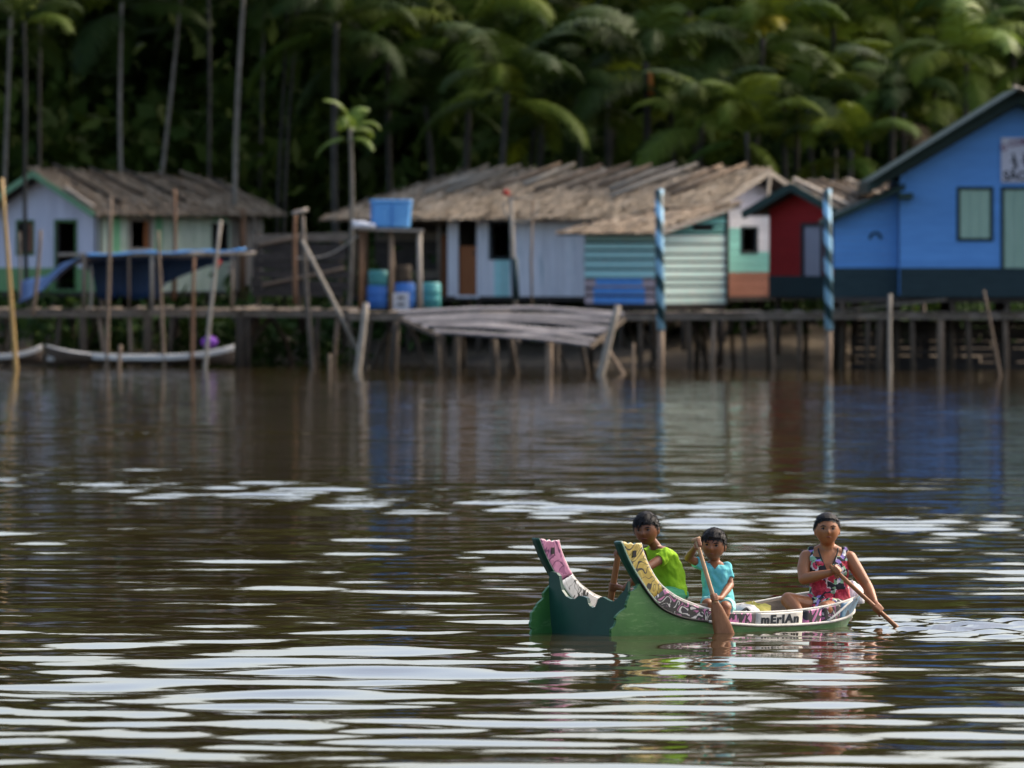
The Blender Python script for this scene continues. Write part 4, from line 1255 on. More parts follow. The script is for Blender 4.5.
PM = [
    ('young palm with dark fronds hanging into the top left corner', 22, 22, 228, 2.0, 'dg', 8, 0.06),
    ('big palm with broad fronds right of the dark gap, top', 335, 22, 232, 3.0, 'ddg', 12, 0.11),
    ('palm with dark fronds hanging behind the left slope of long roof', 390, 40, 236, 3.0, 'dd', 12, 0.1),
    ('palm with arching fronds at the top above the left of long roof', 468, 30, 233, 3.1, 'dg', 13, 0.11),
    ('star shaped palm above the middle of the long thatched roof', 505, 92, 229, 2.8, 'dg', 12, 0.11),
    ('dark palm behind the middle of the long thatched roof ridge', 575, 98, 231, 2.7, 'dd', 12, 0.1),
    ('palm with orange fruit stalk above the right of the long roof', 645, 62, 231, 3.2, 'dg', 13, 0.12),
    ('palm with upright fronds at the top above the fruiting palm', 610, 8, 236, 3.2, 'dg', 12, 0.11),
    ('palm crowding the top middle behind the star shaped palm', 545, 5, 237, 3.0, 'gd', 12, 0.11),
    ('palm behind the right end of the long roof gable', 700, 120, 228, 2.5, 'dg', 11, 0.1),
    ('palm with a yellow dying frond, top right of centre', 762, 38, 232, 3.0, 'ggd', 12, 0.11),
    ('low leafy palm directly above the gable of the long house', 745, 132, 227, 2.3, 'gg', 10, 0.09),
    ('palm with drooping fronds above the red house', 810, 108, 229, 2.8, 'gdg', 12, 0.1),
    ('low palm behind the thatch of the red house', 850, 150, 227, 2.3, 'dg', 11, 0.1),
    ('palm at the top above the red house', 835, 30, 235, 3.1, 'gdg', 12, 0.1),
    ('palm with brown dry frond over the blue roof slope', 905, 112, 229, 2.7, 'gd', 12, 0.1),
    ('tall palm at the top over the blue roof slope', 900, 25, 234, 3.0, 'gdg', 12, 0.1),
    ('bright green palm left of the blue roof peak', 965, 62, 230, 2.7, 'ggb', 11, 0.1),
    ('palm behind the blue roof peak at the top right', 1010, 22, 233, 3.0, 'gdg', 12, 0.1),
    ('palm at the right edge above the blue roof', 1060, 60, 231, 3.0, 'gdg', 12, 0.1),
    ('dark palm at the top between centre and right', 690, 12, 238, 3.2, 'dg', 12, 0.11),
    ('leafy palm filling the gap under the star shaped palm', 535, 128, 238, 2.6, 'dg', 11, 0.09),
    ('shorter palm between the star shaped and the fruiting palm', 612, 128, 239, 2.6, 'gd', 11, 0.09),
    ('palm in the second row above the right end of long roof', 672, 100, 238, 2.8, 'gg', 12, 0.1),
    ('palm in the second row between yellow frond palm and red house', 785, 85, 239, 2.8, 'gg', 12, 0.1),
    ('palm in the second row left of the blue roof slope', 868, 82, 239, 2.8, 'gg', 12, 0.1),
    ('palm in the second row right above the blue roof slope', 935, 92, 239, 2.8, 'gg', 12, 0.1),
    ('palm filling the top between the red house and yellow frond palm', 800, 5, 240, 3.2, 'gg', 12, 0.1),
    ('palm half hidden above the tank at the dark gap', 425, 105, 234, 2.5, 'dd', 10, 0.1),
]
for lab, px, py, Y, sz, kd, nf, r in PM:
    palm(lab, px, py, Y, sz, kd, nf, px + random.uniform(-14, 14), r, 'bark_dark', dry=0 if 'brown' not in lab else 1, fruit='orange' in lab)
for o in list(bpy.data.objects):
    if o.get('label') == 'palm with a yellow dying frond, top right of centre':
        k = [c for c in o.children if c.name.startswith('frond')][3]
        k.data = FR['y'][1]; k.rotation_euler = (0, 0, R(-75)); k.scale = (.6, .6, .6)
palm('small bright yellow green palm on a thin trunk left of the long roof', 350, 128, 224.5, 1.05, 'b', 8, 350, 0.07, 'bark', 'palms behind the houses', dry=0, name='young_palm')

# the far wood behind reads as one mass
def forest_mass():
    r = np.random.default_rng(9)
    V = []; Q = []
    n_clump = 1700; per = 95
    cx = r.uniform(-75, 75, n_clump); cy = 244 + r.uniform(-3, 14, n_clump)
    cz = r.uniform(0.0, 1.0, n_clump) ** 1.0 * 18
    back = np.arange(n_clump) % 3 == 0
    cy = np.where(back, 257 + r.uniform(-2, 3, n_clump), cy)
    cy += cz * 0.25
    for x, y, z in zip(cx, cy, cz):
        s = r.uniform(1.2, 2.4); big = 1.7 if y > 254 else 1.0
        p = r.normal(0, 1, (per, 3)); p /= np.linalg.norm(p, axis=1)[:, None]; p *= (r.uniform(.3, 1, (per, 1)) ** .5) * s
        p += (x, y, z)
        d = r.normal(0, 1, (per, 3)); d[:, 2] -= .6; d /= np.linalg.norm(d, axis=1)[:, None]
        e = np.cross(d, r.normal(0, 1, (per, 3))); e /= np.linalg.norm(e, axis=1)[:, None]
        l = r.uniform(.40, .95, (per, 1)) * big; w = l * r.uniform(.18, .32, (per, 1))
        V.append(np.stack([p - d * l * .5, p + e * w, p + d * l * .5, p - e * w], 1).reshape(-1, 3))
    V = np.concatenate(V)
    Q = np.arange(len(V)).reshape(-1, 4)
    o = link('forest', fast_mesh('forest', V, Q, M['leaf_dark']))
    tag(o, 'dense dark rainforest filling the background behind the palms', 'forest', kind='stuff')
    # understory shrubs behind and under the houses
    V = []
    for k in range(430):
        px = r.uniform(-200, 1200); Y = r.uniform(225, 246)
        hgt = r.uniform(.3, 2.6) if px > 330 else r.uniform(.2, 1.3)
        x = (px - 512) * Y / F; z0 = ground_z(x, Y)
        n = 60
        p = r.normal(0, 1, (n, 3)) * (0.55, .5, hgt * .35) + (x, Y, z0 + hgt * .5)
        d = r.normal(0, 1, (n, 3)) + (0, 0, .5); d /= np.linalg.norm(d, axis=1)[:, None]
        e = np.cross(d, r.normal(0, 1, (n, 3))); e /= np.linalg.norm(e, axis=1)[:, None]
        l = r.uniform(.2, .5, (n, 1)); w = l * .22
        V.append(np.stack([p - d * l * .5, p + e * w, p + d * l * .5, p - e * w], 1).reshape(-1, 3))
    for k in range(34):                             # weeds on the bank under the left boardwalk
        px = r.uniform(60, 340); Y = r.uniform(222.5, 226)
        x = (px - 512) * Y / F; z0 = ground_z(x, Y); n = 40
        p = r.normal(0, 1, (n, 3)) * (0.3, .3, .22) + (x, Y, z0 + .3)
        d = r.normal(0, 1, (n, 3)) + (0, 0, 1); d /= np.linalg.norm(d, axis=1)[:, None]
        e = np.cross(d, r.normal(0, 1, (n, 3))); e /= np.linalg.norm(e, axis=1)[:, None]
        l = r.uniform(.15, .35, (n, 1)); w = l * .2
        V.append(np.stack([p - d * l * .5, p + e * w, p + d * l * .5, p - e * w], 1).reshape(-1, 3))
    V = np.concatenate(V)
    o = link('undergrowth', fast_mesh('undergrowth', V, np.arange(len(V)).reshape(-1, 4), M['leaf']))
    tag(o, 'low green undergrowth on the bank behind and below the houses', 'undergrowth', kind='stuff')
forest_mass()


# ------------------------------------------------------------------ the painted canoe
TH = R(48)
BD = Vector((math.sin(TH), math.cos(TH), 0)); BT = Vector((math.cos(TH), -math.sin(TH), 0))
BOW = Vector((0.581, 69.536, 0))
BROT = math.atan2(BD.y, BD.x)                       # local +x runs to the stern, local -y is the near side


def paint(name, stops, scale=9, dist=1.2, lines=(0.02, 0.02, 0.02), freq=7.0, lw=0.30, rough=0.45, chips=None, warp=(1, 1, 1)):
    """hand-painted scroll ornament: colour fields with contour lines of a warped noise"""
    m, nt, bs = newmat(name)
    v = coords(nt, warp, shift=False)
    n = noise_n(nt, v, scale, 1.0, 0.4, dist)
    c = ramp(nt, noise_n(nt, v, scale * 1.3, 0.5, 0.4, dist), stops, 'CONSTANT')
    if lines:
        f = math_n(nt, 'FRACT', math_n(nt, 'MULTIPLY', n, freq))
        f = math_n(nt, 'LESS_THAN', f, lw)
        c = mix(nt, f, c, lines)
    if chips:
        k = ramp(nt, noise_n(nt, v, 14, 6, .7), [(.60, (0, 0, 0)), (.63, (1, 1, 1))])
        c = mix(nt, k, c, chips)
    g = noise_n(nt, v, 30, 4, .6)
    c = mix(nt, 0.25, c, ramp(nt, g, [(.3, (.25, .24, .22)), (.7, (1, 1, 1))]), 'MULTIPLY')
    nt.links.new(c, bs.inputs['Base Color']); bs.inputs['Roughness'].default_value = rough
    return m


def hull_green(name, c1, c2, chip, amt=.62):
    m, nt, bs = newmat(name)
    v = coords(nt, (1, 1, 1), shift=False)
    c = ramp(nt, noise_n(nt, v, 3.2, 6, .65), [(.3, c1), (.7, c2)])
    sc = ramp(nt, noise_n(nt, coords(nt, (1, 1, 5), shift=False), 5, 8, .75), [(amt - .05, (0, 0, 0)), (amt + .10, (1, 1, 1))])
    c = mix(nt, math_n(nt, 'MULTIPLY', sc, .55), c, chip)
    ch = ramp(nt, noise_n(nt, v, 11, 5, .7), [(.69, (0, 0, 0)), (.705, (1, 1, 1))])
    c = mix(nt, ch, c, (.02, .05, .035))
    nt.links.new(c, bs.inputs['Base Color']); bs.inputs['Roughness'].default_value = .4
    bump(nt, bs, noise_n(nt, v, 14, 5, .6), .25, .006)
    return m


M['hull_light'] = hull_green('hull_light_green', (0.022, 0.105, 0.02), (0.045, 0.165, 0.034), (0.20, 0.32, 0.14), .58)
M['hull_dark'] = hull_green('hull_dark_green', (0.008, 0.055, 0.035), (0.013, 0.075, 0.045), (0.04, 0.12, 0.08), .68)
M['rim_black'] = surface('rim_black', (.02, .02, .02), (.04, .038, .035), obj_var=0)
M['rim_white'] = surface('rim_white', (.50, .48, .42), (.66, .64, .58), (3, 3, 3), 6, obj_var=0, wear=(.3, .27, .22), wear_amt=.5)
M['p_yellow'] = paint('paint_yellow', [(0, (.46, .33, .06)), (.46, (.56, .42, .10)), (.62, (.36, .28, .06))], 6, 1.4, (.03, .025, .02), 5, .17)
M['p_pink'] = paint('paint_pink', [(0, (.42, .15, .26)), (.47, (.52, .21, .34)), (.60, (.33, .11, .22))], 6, 1.4, (.12, .02, .09), 5, .17)
M['p_scroll'] = paint('paint_scroll', [(0, (.02, .02, .025)), (.36, (.55, .53, .50)), (.40, (.02, .02, .025)), (.46, (.42, .14, .28)), (.53, (.025, .025, .03)), (.60, (.60, .58, .55)), (.65, (.02, .02, .03))], 5.5, 1.2, (.02, .02, .02), 5, .30)
M['p_scroll2'] = paint('paint_scroll_pink', [(0, (.03, .03, .04)), (.40, (.55, .16, .36)), (.52, (.62, .26, .45)), (.60, (.05, .05, .08)), (.68, (.5, .5, .5))], 5.5, 1.2, (.02, .02, .02), 4, .26)
M['p_name'] = paint('paint_name_white', [(0, (.66, .62, .54)), (.5, (.70, .67, .60)), (.65, (.60, .55, .47))], 5, .3, None, chips=None)
M['p_inner'] = paint('paint_inner_white', [(0, (.66, .65, .64)), (.62, (.03, .03, .03)), (.66, (.68, .67, .66))], 8, 1.2, (.05, .05, .05), 5, .10)
M['p_stern'] = paint('paint_stern_blue', [(0, (.10, .22, .34)), (.5, (.14, .28, .40)), (.62, (.03, .05, .07))], 7, 1.2, (.02, .03, .04), 4, .12)
M['boat_wood'] = surface('boat_inside', (.10, .075, .055), (.22, .18, .14), (1, 5, 5), 4, obj_var=.15)
M['paddle'] = surface('paddle_wood', (.24, .085, .03), (.40, .17, .065), (6, 6, 1), 4, obj_var=.12, rough=.5, bmp=.15)
M['paddle_pale'] = surface('paddle_pale', (.42, .24, .12), (.55, .34, .18), (6, 6, 1), 4, obj_var=.0, rough=.5, wear=(.20, .10, .05), wear_amt=.47)

U_EDGE = [(.115, .703), (.145, .617), (.22, .49), (.32, .378), (.485, .281), (.655, .223), (.80, .185), (.975, .158), (1.31, .143), (1.68, .142), (2.05, .162), (2.35, .196), (2.60, .235), (2.80, .265), (2.90, .280)]
L_EDGE = [(-.10, .723), (-.03, .591), (.075, .446), (.20, .304), (.325, .206), (.505, .139), (.70, .105), (.90, .086), (1.31, .052), (1.68, .043), (2.05, .048), (2.35, .072), (2.58, .104), (2.76, .13), (2.85, .16)]
HS = [-.3, 0, .3, .6, 1, 1.4, 1.8, 2.15, 2.4, 2.6, 2.76, 2.90]; HW = [.46, .47, .48, .49, .49, .485, .465, .435, .395, .31, .18, .03]


def catmull(pts, n):
    out = []
    P = [Vector(p) for p in pts]
    for i in range(len(P) - 1):
        p0, p1, p2, p3 = P[max(0, i - 1)], P[i], P[i + 1], P[min(len(P) - 1, i + 2)]
        for k in range(n):
            t = k / n
            out.append(0.5 * ((2 * p1) + (p2 - p0) * t + (2 * p0 - 5 * p1 + 4 * p2 - p3) * t * t + (3 * p1 - p0 - 3 * p2 + p3) * t ** 3))
    out.append(P[-1])
    return out


HC = catmull(list(zip(HS, HW)), 8)
def hw(s, z=.2):
    w = float(np.interp(s, [p[0] for p in HC], [p[1] for p in HC]))
    flare = 1 - .55 * max(0., .30 - z) ** 2
    return w * flare
def SP(s, z, side, off=0.0):
    """point on the hull side; side -1 near, +1 far; off outwards"""
    w = max(.004, hw(s, z) + off)
    s = s - max(0., (s - 2.2) / .7) ** 1.2 * .30 * max(0., min(1., (.28 - z) / .32))     # raked stern
    # rounded stern: push points back where the plan closes
    return Vector((s, side * w, z))


boat = empty('painted_canoe', BOW, BROT)
tag(boat, 'green wooden canoe with two horned bow boards and painted scroll band', 'canoe')


def build_boat():
    U = catmull(U_EDGE, 5); Lo = catmull(L_EDGE, 5)
    nb = len(U)
    # painted bands, cut into lengths of different paint
    def band(i0, i1, mats, side, name, off=.004, th=.026, topz=True):
        ra = []; rb = []
        for i in range(i0, i1 + 1):
            a, b = U[i], Lo[i]; r1 = []; r2 = []
            nv = 8
            for k in range(nv + 1):
                t = k / nv; p = a.lerp(b, t)
                z = p[1]
                if i == 0: z += (-.012 if k in (3, 5) else .004) if 0 < k < nv else 0      # scalloped horn top
                r1.append(SP(p[0], z, side, off)); r2.append(SP(p[0], z, side, off - th))
            ra.append(r1); rb.append(r2)
        m = MB()
        return m.sheet(ra, rb, 0, 1, 2).build(name, mats, boat, True)
    near = -1; far = 1
    cut = [0, 14, 40, 47, 52, 63, 67, nb - 1]
    bm = M['boat_wood']
    band(0, 16, [M['p_yellow'], bm, M['hull_dark']], near, 'horn_panel')
    band(16, 35, [M['p_scroll'], bm, M['rim_black']], near, 'scroll_band')
    band(35, 40, [M['p_scroll2'], bm, M['rim_black']], near, 'scroll_band')
    name_p = band(40, 47, [M['p_name'], bm, M['rim_black']], near, 'name_panel')
    band(47, 50, [M['p_scroll2'], bm, M['rim_black']], near, 'scroll_band')
    band(50, 54, [M['p_scroll'], bm, M['rim_black']], near, 'scroll_band')
    band(54, nb - 1, [M['p_stern'], bm, M['rim_black']], near, 'stern_panel')
    # far board: its inside face shows, pink horn then white
    band(0, 12, [M['p_scroll'], M['p_pink'], M['hull_dark']], far, 'horn_panel')
    band(12, 30, [M['p_scroll'], M['p_inner'], M['rim_black']], far, 'scroll_band')
    band(30, nb - 1, [M['p_scroll'], bm, M['rim_black']], far, 'scroll_band')
    # square eye on each horn
    for side, off in ((near, .006), (far, -.026)):
        c = U[4].lerp(Lo[4], .52)
        m = MB(); a = []
        for ds, dz in ((-.018, -.028), (.016, -.024), (.018, .026), (-.016, .024)): a.append(SP(c[0] + ds, c[1] + dz, side, off))
        m.prism(a, (0, side * .004 * (1 if off > 0 else -1), 0)).build('horn_eye', M['rim_black'], boat)
    for side in (near, far):
        # rim strip along the top and bead along the band's foot
        MB().tube([SP(p[0], p[1] + .006, side, -.008) for p in U], .0095, 8).build('rim', M['rim_white'], boat, True)
        MB().tube([SP(p[0], p[1], side, .008) for p in Lo[10:46]], .009, 6).build('bead', M['rim_black'], boat, True)
        MB().tube([SP(p[0], p[1] - .002, side, .010) for p in Lo[33:66]], .011, 6).build('bead', M['rim_white'], boat, True)
        # thick dark front edge of the horn
        ra = []; rb = []
        for p in Lo[0:19]:
            o1, o2 = (.0065, -.065) if side == near else (.060, -.0255)
            ra.append([SP(p[0] - .004, p[1] - .004, side, o1), SP(p[0] + .022 * (side == near), p[1] + .006, side, o1)])
            rb.append([SP(p[0] - .004, p[1] - .004, side, o2), SP(p[0] + .022 * (side == near), p[1] + .006, side, o2)])
        MB().sheet(ra, rb).build('stem_board', M['hull_dark'], boat, True)
        # green side planking, ragged front end running past the bow board
        rag_z = [-.16, -.02, .03, .062, .11, .15, .186, .21, .233, .27, .30, .339, .365, .40]
        rag_s = [-.165, -.17, -.158, -.165, -.135, -.13, -.105, -.06, -.022, -.03, .0, .012, .055, .10]
        if side == far: rag_s = [-.2, -.205, -.195, -.21, -.18, -.20, -.15, -.13, -.10, -.055, -.05, -.01, .02, .06]
        ra = []; rb = []
        zs = np.linspace(-.16, .40, 36)
        r = random.Random(4 if side == near else 9)
        for z in zs:
            s0 = float(np.interp(z, rag_z, rag_s)) + r.uniform(-.012, .012)
            s1 = .2 if z < .304 else float(np.interp(z, [.304, .446], [.2, .075]))
            s1 = max(s1, s0 + .01)
            row = [SP(s0 + (s1 - s0) * k / 6, z, side, 0) for k in range(7)]
            ra.append(row); rb.append([SP(s0 + (s1 - s0) * k / 6, z, side, -.024) for k in range(7)])
        MB().sheet(ra, rb).build('bow_plank', M['hull_light'], boat)
        ra = []; rb = []
        cols = [p for p in Lo if p[0] > .215]
        cols = [Vector((.2, .304))] + cols
        for p in cols:
            zt = p[1] + .004
            ra.append([SP(p[0], -.16 + (zt + .16) * k / 7, side, 0) for k in range(8)])
            rb.append([SP(p[0], -.16 + (zt + .16) * k / 7, side, -.024) for k in range(8)])
        MB().sheet(ra, rb).build('side_plank', M['hull_light'], boat)
    # scalloped dark bow board between the horns
    top = [(-.456, .405), (-.43, .47), (-.399, .468), (-.36, .462), (-.33, .44), (-.315, .38), (-.300, .332), (-.249, .285), (-.20, .268), (-.147, .268), (-.11, .29), (-.081, .293), (-.05, .29), (-.012, .279), (.0, .24), (.021, .219), (.05, .208), (.078, .213), (.10, .25), (.114, .275), (.14, .292), (.168, .292), (.225, .271), (.26, .262), (.294, .265), (.33, .285), (.36, .315), (.41, .35), (.452, .42)]
    ra = []; rb = []
    for l, z in top:
        ra.append([])
        for k in range(6):
            zk = -.16 + (z + .16) * k / 5; lim = hw(0, zk) - .024
            ra[-1].append(Vector((.02 - .02 * k / 5, -max(-lim, min(lim, l)), zk)))
        rb.append([p + Vector((.028, 0, 0)) for p in ra[-1]])
    MB().sheet(ra, rb).build('bow_board', M['hull_dark'], boat)
    # torn yellow-white paint marks
    # bottom, floor boards, thwarts
    ra = []; rb = []
    for s in np.linspace(.03, 2.86, 30):
        w = hw(s, -.16) - .012
        ra.append([Vector((s, y * w, -.155 - .03 * (1 - y * y))) for y in (-1, -.5, 0, .5, 1)])
        rb.append([p + Vector((0, 0, .02)) for p in ra[-1]])
    MB().sheet(ra, rb).build('bottom', M['hull_light'], boat)
    for k in range(5):
        y0 = -.36 + k * .18
        pts = [s for s in np.linspace(.08, 2.55, 12) if hw(s, .0) > abs(y0) + .11]
        if len(pts) < 2: continue
        MB().box(((pts[0] + pts[-1]) / 2, y0, .048), (pts[-1] - pts[0], .17, .02)).build('floor_board', M['boat_wood'], boat)
    for s, z in ((.74, .215), (1.22, .105)):
        w = hw(s) - .03
        MB().box((s, 0, z), (.17, 2 * w, .025)).build('thwart', M['boat_wood'], boat)
        for y in (-w * .8, w * .8): MB().box((s, y, (z + .058) / 2 - .006 + .0), (.10, .03, z - .075)).build('thwart_knee', M['boat_wood'], boat)
    MB().prism([(2.50, -.24, .14), (2.84, -.05, .14), (2.84, .05, .14), (2.50, .24, .14)], (0, 0, .022)).build('stern_deck', M['boat_wood'], boat)
    # name lettering on the white panel, following its curve
    c = bpy.data.curves.new('lettering', 'FONT'); c.body = 'mErIAn'; c.size = .105; c.extrude = .0015; c.offset = .0048; c.space_character = 1.16
    t = bpy.data.objects.new('lettering', c); COL.objects.link(t)
    dg = bpy.context.evaluated_depsgraph_get(); me = bpy.data.meshes.new_from_object(t.evaluated_get(dg)); bpy.data.objects.remove(t)
    xs = [v.co.x for v in me.vertices]; x0, x1 = min(xs), max(xs)
    sa, sb = 1.37, 1.79
    for v in me.vertices:
        u = (v.co.x - x0) / (x1 - x0); s = sa + (sb - sa) * u
        zb = float(np.interp(s, [p[0] for p in Lo], [p[1] for p in Lo])); zt = float(np.interp(s, [p[0] for p in U], [p[1] for p in U]))
        z = zb + (zt - zb) * (.17 + .66 * v.co.y / .076)
        q = SP(s, z, near, .0055 + (.002 if v.co.z > 0 else -.001)); v.co = q
    me.materials.clear(); me.materials.append(M['ink'])
    link('lettering', me, name_p)
    # white diagonal stripe before the blue stern
    i = 54
    MB().tube([SP(U[i + 3].lerp(Lo[i - 3], k / 6)[0], U[i + 3].lerp(Lo[i - 3], k / 6)[1], near, .006) for k in range(7)], .010, 6).build('stern_stripe', M['rim_white'], boat, True)
build_boat()


# ------------------------------------------------------------------ things lying in the canoe
def BL(s, t, z):
    """boat coordinates (s to the stern, t to the near side) to world"""
    return BOW + BD * s + BT * t + Vector((0, 0, z))


def cloth_lump(name, label, cat, p, d, mat, seed, loops=9):
    O = empty(name, p); tag(O, label, cat)
    rows = []
    for b in np.linspace(0.02, math.pi / 2 * 1.35, 9):
        r = []
        for a in np.linspace(0, 2 * math.pi, 25):
            n = 1 + .22 * mnoise.noise(Vector((math.cos(a) * 2, math.sin(a) * 2, b * 2 + seed))) + .10 * mnoise.noise(Vector((math.cos(a) * 5, math.sin(a) * 5, b * 5 + seed)))
            r.append(Vector((d[0] * math.cos(a) * math.sin(b) * n, d[1] * math.sin(a) * math.sin(b) * n, max(0, d[2] * (math.cos(b) + .02) * n))))
        rows.append(r)
    MB().grid(rows).build('cloth', M[mat], O, True)
    return O


M['cloth_yellow'] = surface('yellow_cloth', (.34, .30, .05), (.48, .42, .10), (1, 1, 1), 12, obj_var=0)
M['cloth_grey'] = surface('grey_cloth', (.36, .36, .36), (.56, .56, .56), (1, 1, 1), 14, obj_var=0)
cloth_lump('yellow_cloth', 'crumpled yellow cloth on the canoe floor left of the woman', 'cloth', BL(1.78, -.05, .06), (.17, .17, .13), 'cloth_yellow', 1)
cloth_lump('grey_cloth', 'crumpled grey cloth on the canoe floor right of the boy in aqua', 'cloth', BL(1.55, .10, .06), (.15, .14, .13), 'cloth_grey', 5)
def bag():
    m, nt, bs = newmat('bag_print')
    v = coords(nt, (1, 1, 1), shift=False)
    f = math_n(nt, 'LESS_THAN', math_n(nt, 'FRACT', math_n(nt, 'MULTIPLY', noise_n(nt, v, 7, 1, .5, .8), 5)), .07)
    nt.links.new(mix(nt, f, (.74, .74, .76), (.45, .42, .46)), bs.inputs['Base Color']); bs.inputs['Roughness'].default_value = .7
    M['bag'] = m
    cloth_lump('white_bag', 'white printed cloth bag in the stern beside the woman', 'bag', BL(2.74, .07, .168), (.10, .10, .165), 'bag', 7)
bag()
O = empty('sandal', BL(1.30, .30, .119)); O.rotation_euler = (0, 0, .2); tag(O, 'dark rubber sandal on the thwart beside the boy in aqua', 'sandal')
sole = [Vector((x, y, 0)) for x, y in ((-.12, -.03), (-.06, -.045), (.02, -.035), (.09, -.045), (.13, 0), (.09, .045), (.02, .035), (-.06, .04), (-.12, .03))]
sl = MB().prism(sole, (0, 0, .022)).build('sole', M['rim_black'], O)
MB().tube([(.02, -.04, .02), (.06, -.01, .055), (.10, 0, .02)], .009, 6).build('strap', M['rim_black'], O, True)
MB().tube([(.02, .04, .02), (.06, .01, .055), (.10, 0, .02)], .009, 6).build('strap', M['rim_black'], O, True)


# ------------------------------------------------------------------ people
def skin_mat(name, c):
    m, nt, bs = newmat(name)
    v = coords(nt, (1, 1, 1), shift=False)
    n = noise_n(nt, v, 9, 4, .6)
    nt.links.new(ramp(nt, n, [(.3, tuple(k * .86 for k in c)), (.7, tuple(min(1, k * 1.12) for k in c))]), bs.inputs['Base Color'])
    bs.inputs['Roughness'].default_value = .48
    bs.inputs['Subsurface Weight'].default_value = .03
    bs.inputs['Subsurface Radius'].default_value = (.012, .005, .003)
    return m


def fabric(name, c1, c2, ns=14):
    return surface(name, c1, c2, (1, 1, 1), ns, .85, obj_var=0, bmp=.5, spec=.2, bdist=.012)


M['skin_boy'] = skin_mat('skin_boy', (.21, .072, .024))
M['skin_boy2'] = skin_mat('skin_boy2', (.26, .095, .035))
M['skin_woman'] = skin_mat('skin_woman', (.31, .112, .036))
M['hair'] = surface('black_hair', (.004, .0035, .0035), (.010, .008, .008), (30, 30, 6), 6, .6, obj_var=0, bmp=.6, spec=.25, bdist=.01)
M['eye_white'] = surface('eye_white', (.22, .18, .15), (.26, .21, .18), obj_var=0, rough=.4, bmp=0)
M['eye_dark'] = surface('eye_dark', (.008, .006, .005), (.012, .01, .008), obj_var=0, rough=.2, bmp=0)
M['lips'] = surface('lips', (.15, .045, .035), (.17, .055, .04), obj_var=0, rough=.4, bmp=0)
M['lime'] = fabric('lime_shirt', (.27, .50, .015), (.34, .58, .03))
M['green_shorts'] = fabric('green_shorts', (.05, .25, .12), (.08, .32, .16))
M['aqua'] = fabric('aqua_shirt', (.13, .50, .52), (.18, .58, .60))
M['aqua_light'] = fabric('aqua_shorts', (.26, .60, .55), (.36, .70, .64))


def floral():
    m, nt, bs = newmat('floral_dress')
    v = coords(nt, (1, 1, 1), shift=False)
    nz = nt.nodes.new('ShaderNodeTexNoise'); nz.inputs['Scale'].default_value = 14; nt.links.new(v, nz.inputs['Vector'])
    mx = mix(nt, .06, v, nz.outputs['Color'])
    vo = nt.nodes.new('ShaderNodeTexVoronoi'); vo.inputs['Scale'].default_value = 34; nt.links.new(mx, vo.inputs['Vector'])
    sp = nt.nodes.new('ShaderNodeSeparateColor'); nt.links.new(vo.outputs['Color'], sp.inputs[0])
    c = ramp(nt, sp.outputs[0], [(0, (.015, .015, .02)), (.34, (.66, .64, .62)), (.56, (.24, .42, .24)), (.68, (.34, .22, .52)), (.82, (.015, .015, .02)), (.92, (.55, .05, .10))], 'CONSTANT')
    # big red blossoms across waist and lap
    sx = nt.nodes.new('ShaderNodeSeparateXYZ'); nt.links.new(v, sx.inputs[0])
    v2 = nt.nodes.new('ShaderNodeTexVoronoi'); v2.inputs['Scale'].default_value = 8.5; nt.links.new(mx, v2.inputs['Vector'])
    blob = math_n(nt, 'LESS_THAN', v2.outputs['Distance'], .62)
    band = math_n(nt, 'MULTIPLY', math_n(nt, 'LESS_THAN', sx.outputs[2], .45), math_n(nt, 'GREATER_THAN', sx.outputs[2], .05))
    s2 = nt.nodes.new('ShaderNodeSeparateColor'); nt.links.new(v2.outputs['Color'], s2.inputs[0])
    some = math_n(nt, 'GREATER_THAN', s2.outputs[1], .52)
    red = ramp(nt, noise_n(nt, v, 26, 3, .6, 1), [(.35, (.26, .008, .02)), (.55, (.52, .03, .06)), (.75, (.68, .16, .20))])
    c = mix(nt, math_n(nt, 'MULTIPLY', math_n(nt, 'MULTIPLY', blob, band), some), c, red)
    nt.links.new(c, bs.inputs['Base Color']); bs.inputs['Roughness'].default_value = .8
    bump(nt, bs, noise_n(nt, v, 12, 4, .6), .5, .012)
    return m


M['floral'] = floral()


def sphere_verts(nu=32, nv=20):
    return [[Vector((math.sin(b) * math.cos(a), math.sin(b) * math.sin(a), math.cos(b))) for a in [2 * math.pi * i / nu for i in range(nu)]] for b in [math.pi * (j + .5) / nv for j in range(nv)]]


def head_point(d, h):
    """unit direction (face looks to -y) to a point on a head of height h"""
    x, y, z = d
    g = lambda cx, cz, sx, sz: math.exp(-((x - cx) / sx) ** 2 - ((z - cz) / sz) ** 2) * (1 if y < 0 else 0)
    rx, ry, rz = .385 * h, .44 * h, .5 * h
    px, py, pz = x * rx, y * ry, z * rz
    if z < 0:
        px *= 1 - .22 * (-z) ** 1.8
        if y < 0: py *= 1 - .10 * (-z) ** 2
        else: py *= 1 - .42 * (-z) ** 1.1
    if y < -.2:
        py -= h * (.075 * g(0, -.20, .13, .16) + .030 * g(0, -.02, .09, .16) + .020 * g(0, -.50, .22, .10) + .028 * g(0, -.80, .28, .16) + .012 * g(0, .20, .5, .12))
        py += h * (.034 * g(.33, .03, .17, .10) + .034 * g(-.33, .03, .17, .10) + .012 * g(0, -.64, .3, .05))
        py -= h * .014 * (g(.48, -.22, .2, .2) + g(-.48, -.22, .2, .2))
        px += h * .012 * (g(.11, -.28, .07, .07) - g(-.11, -.28, .07, .07))
    return Vector((px, py, pz))


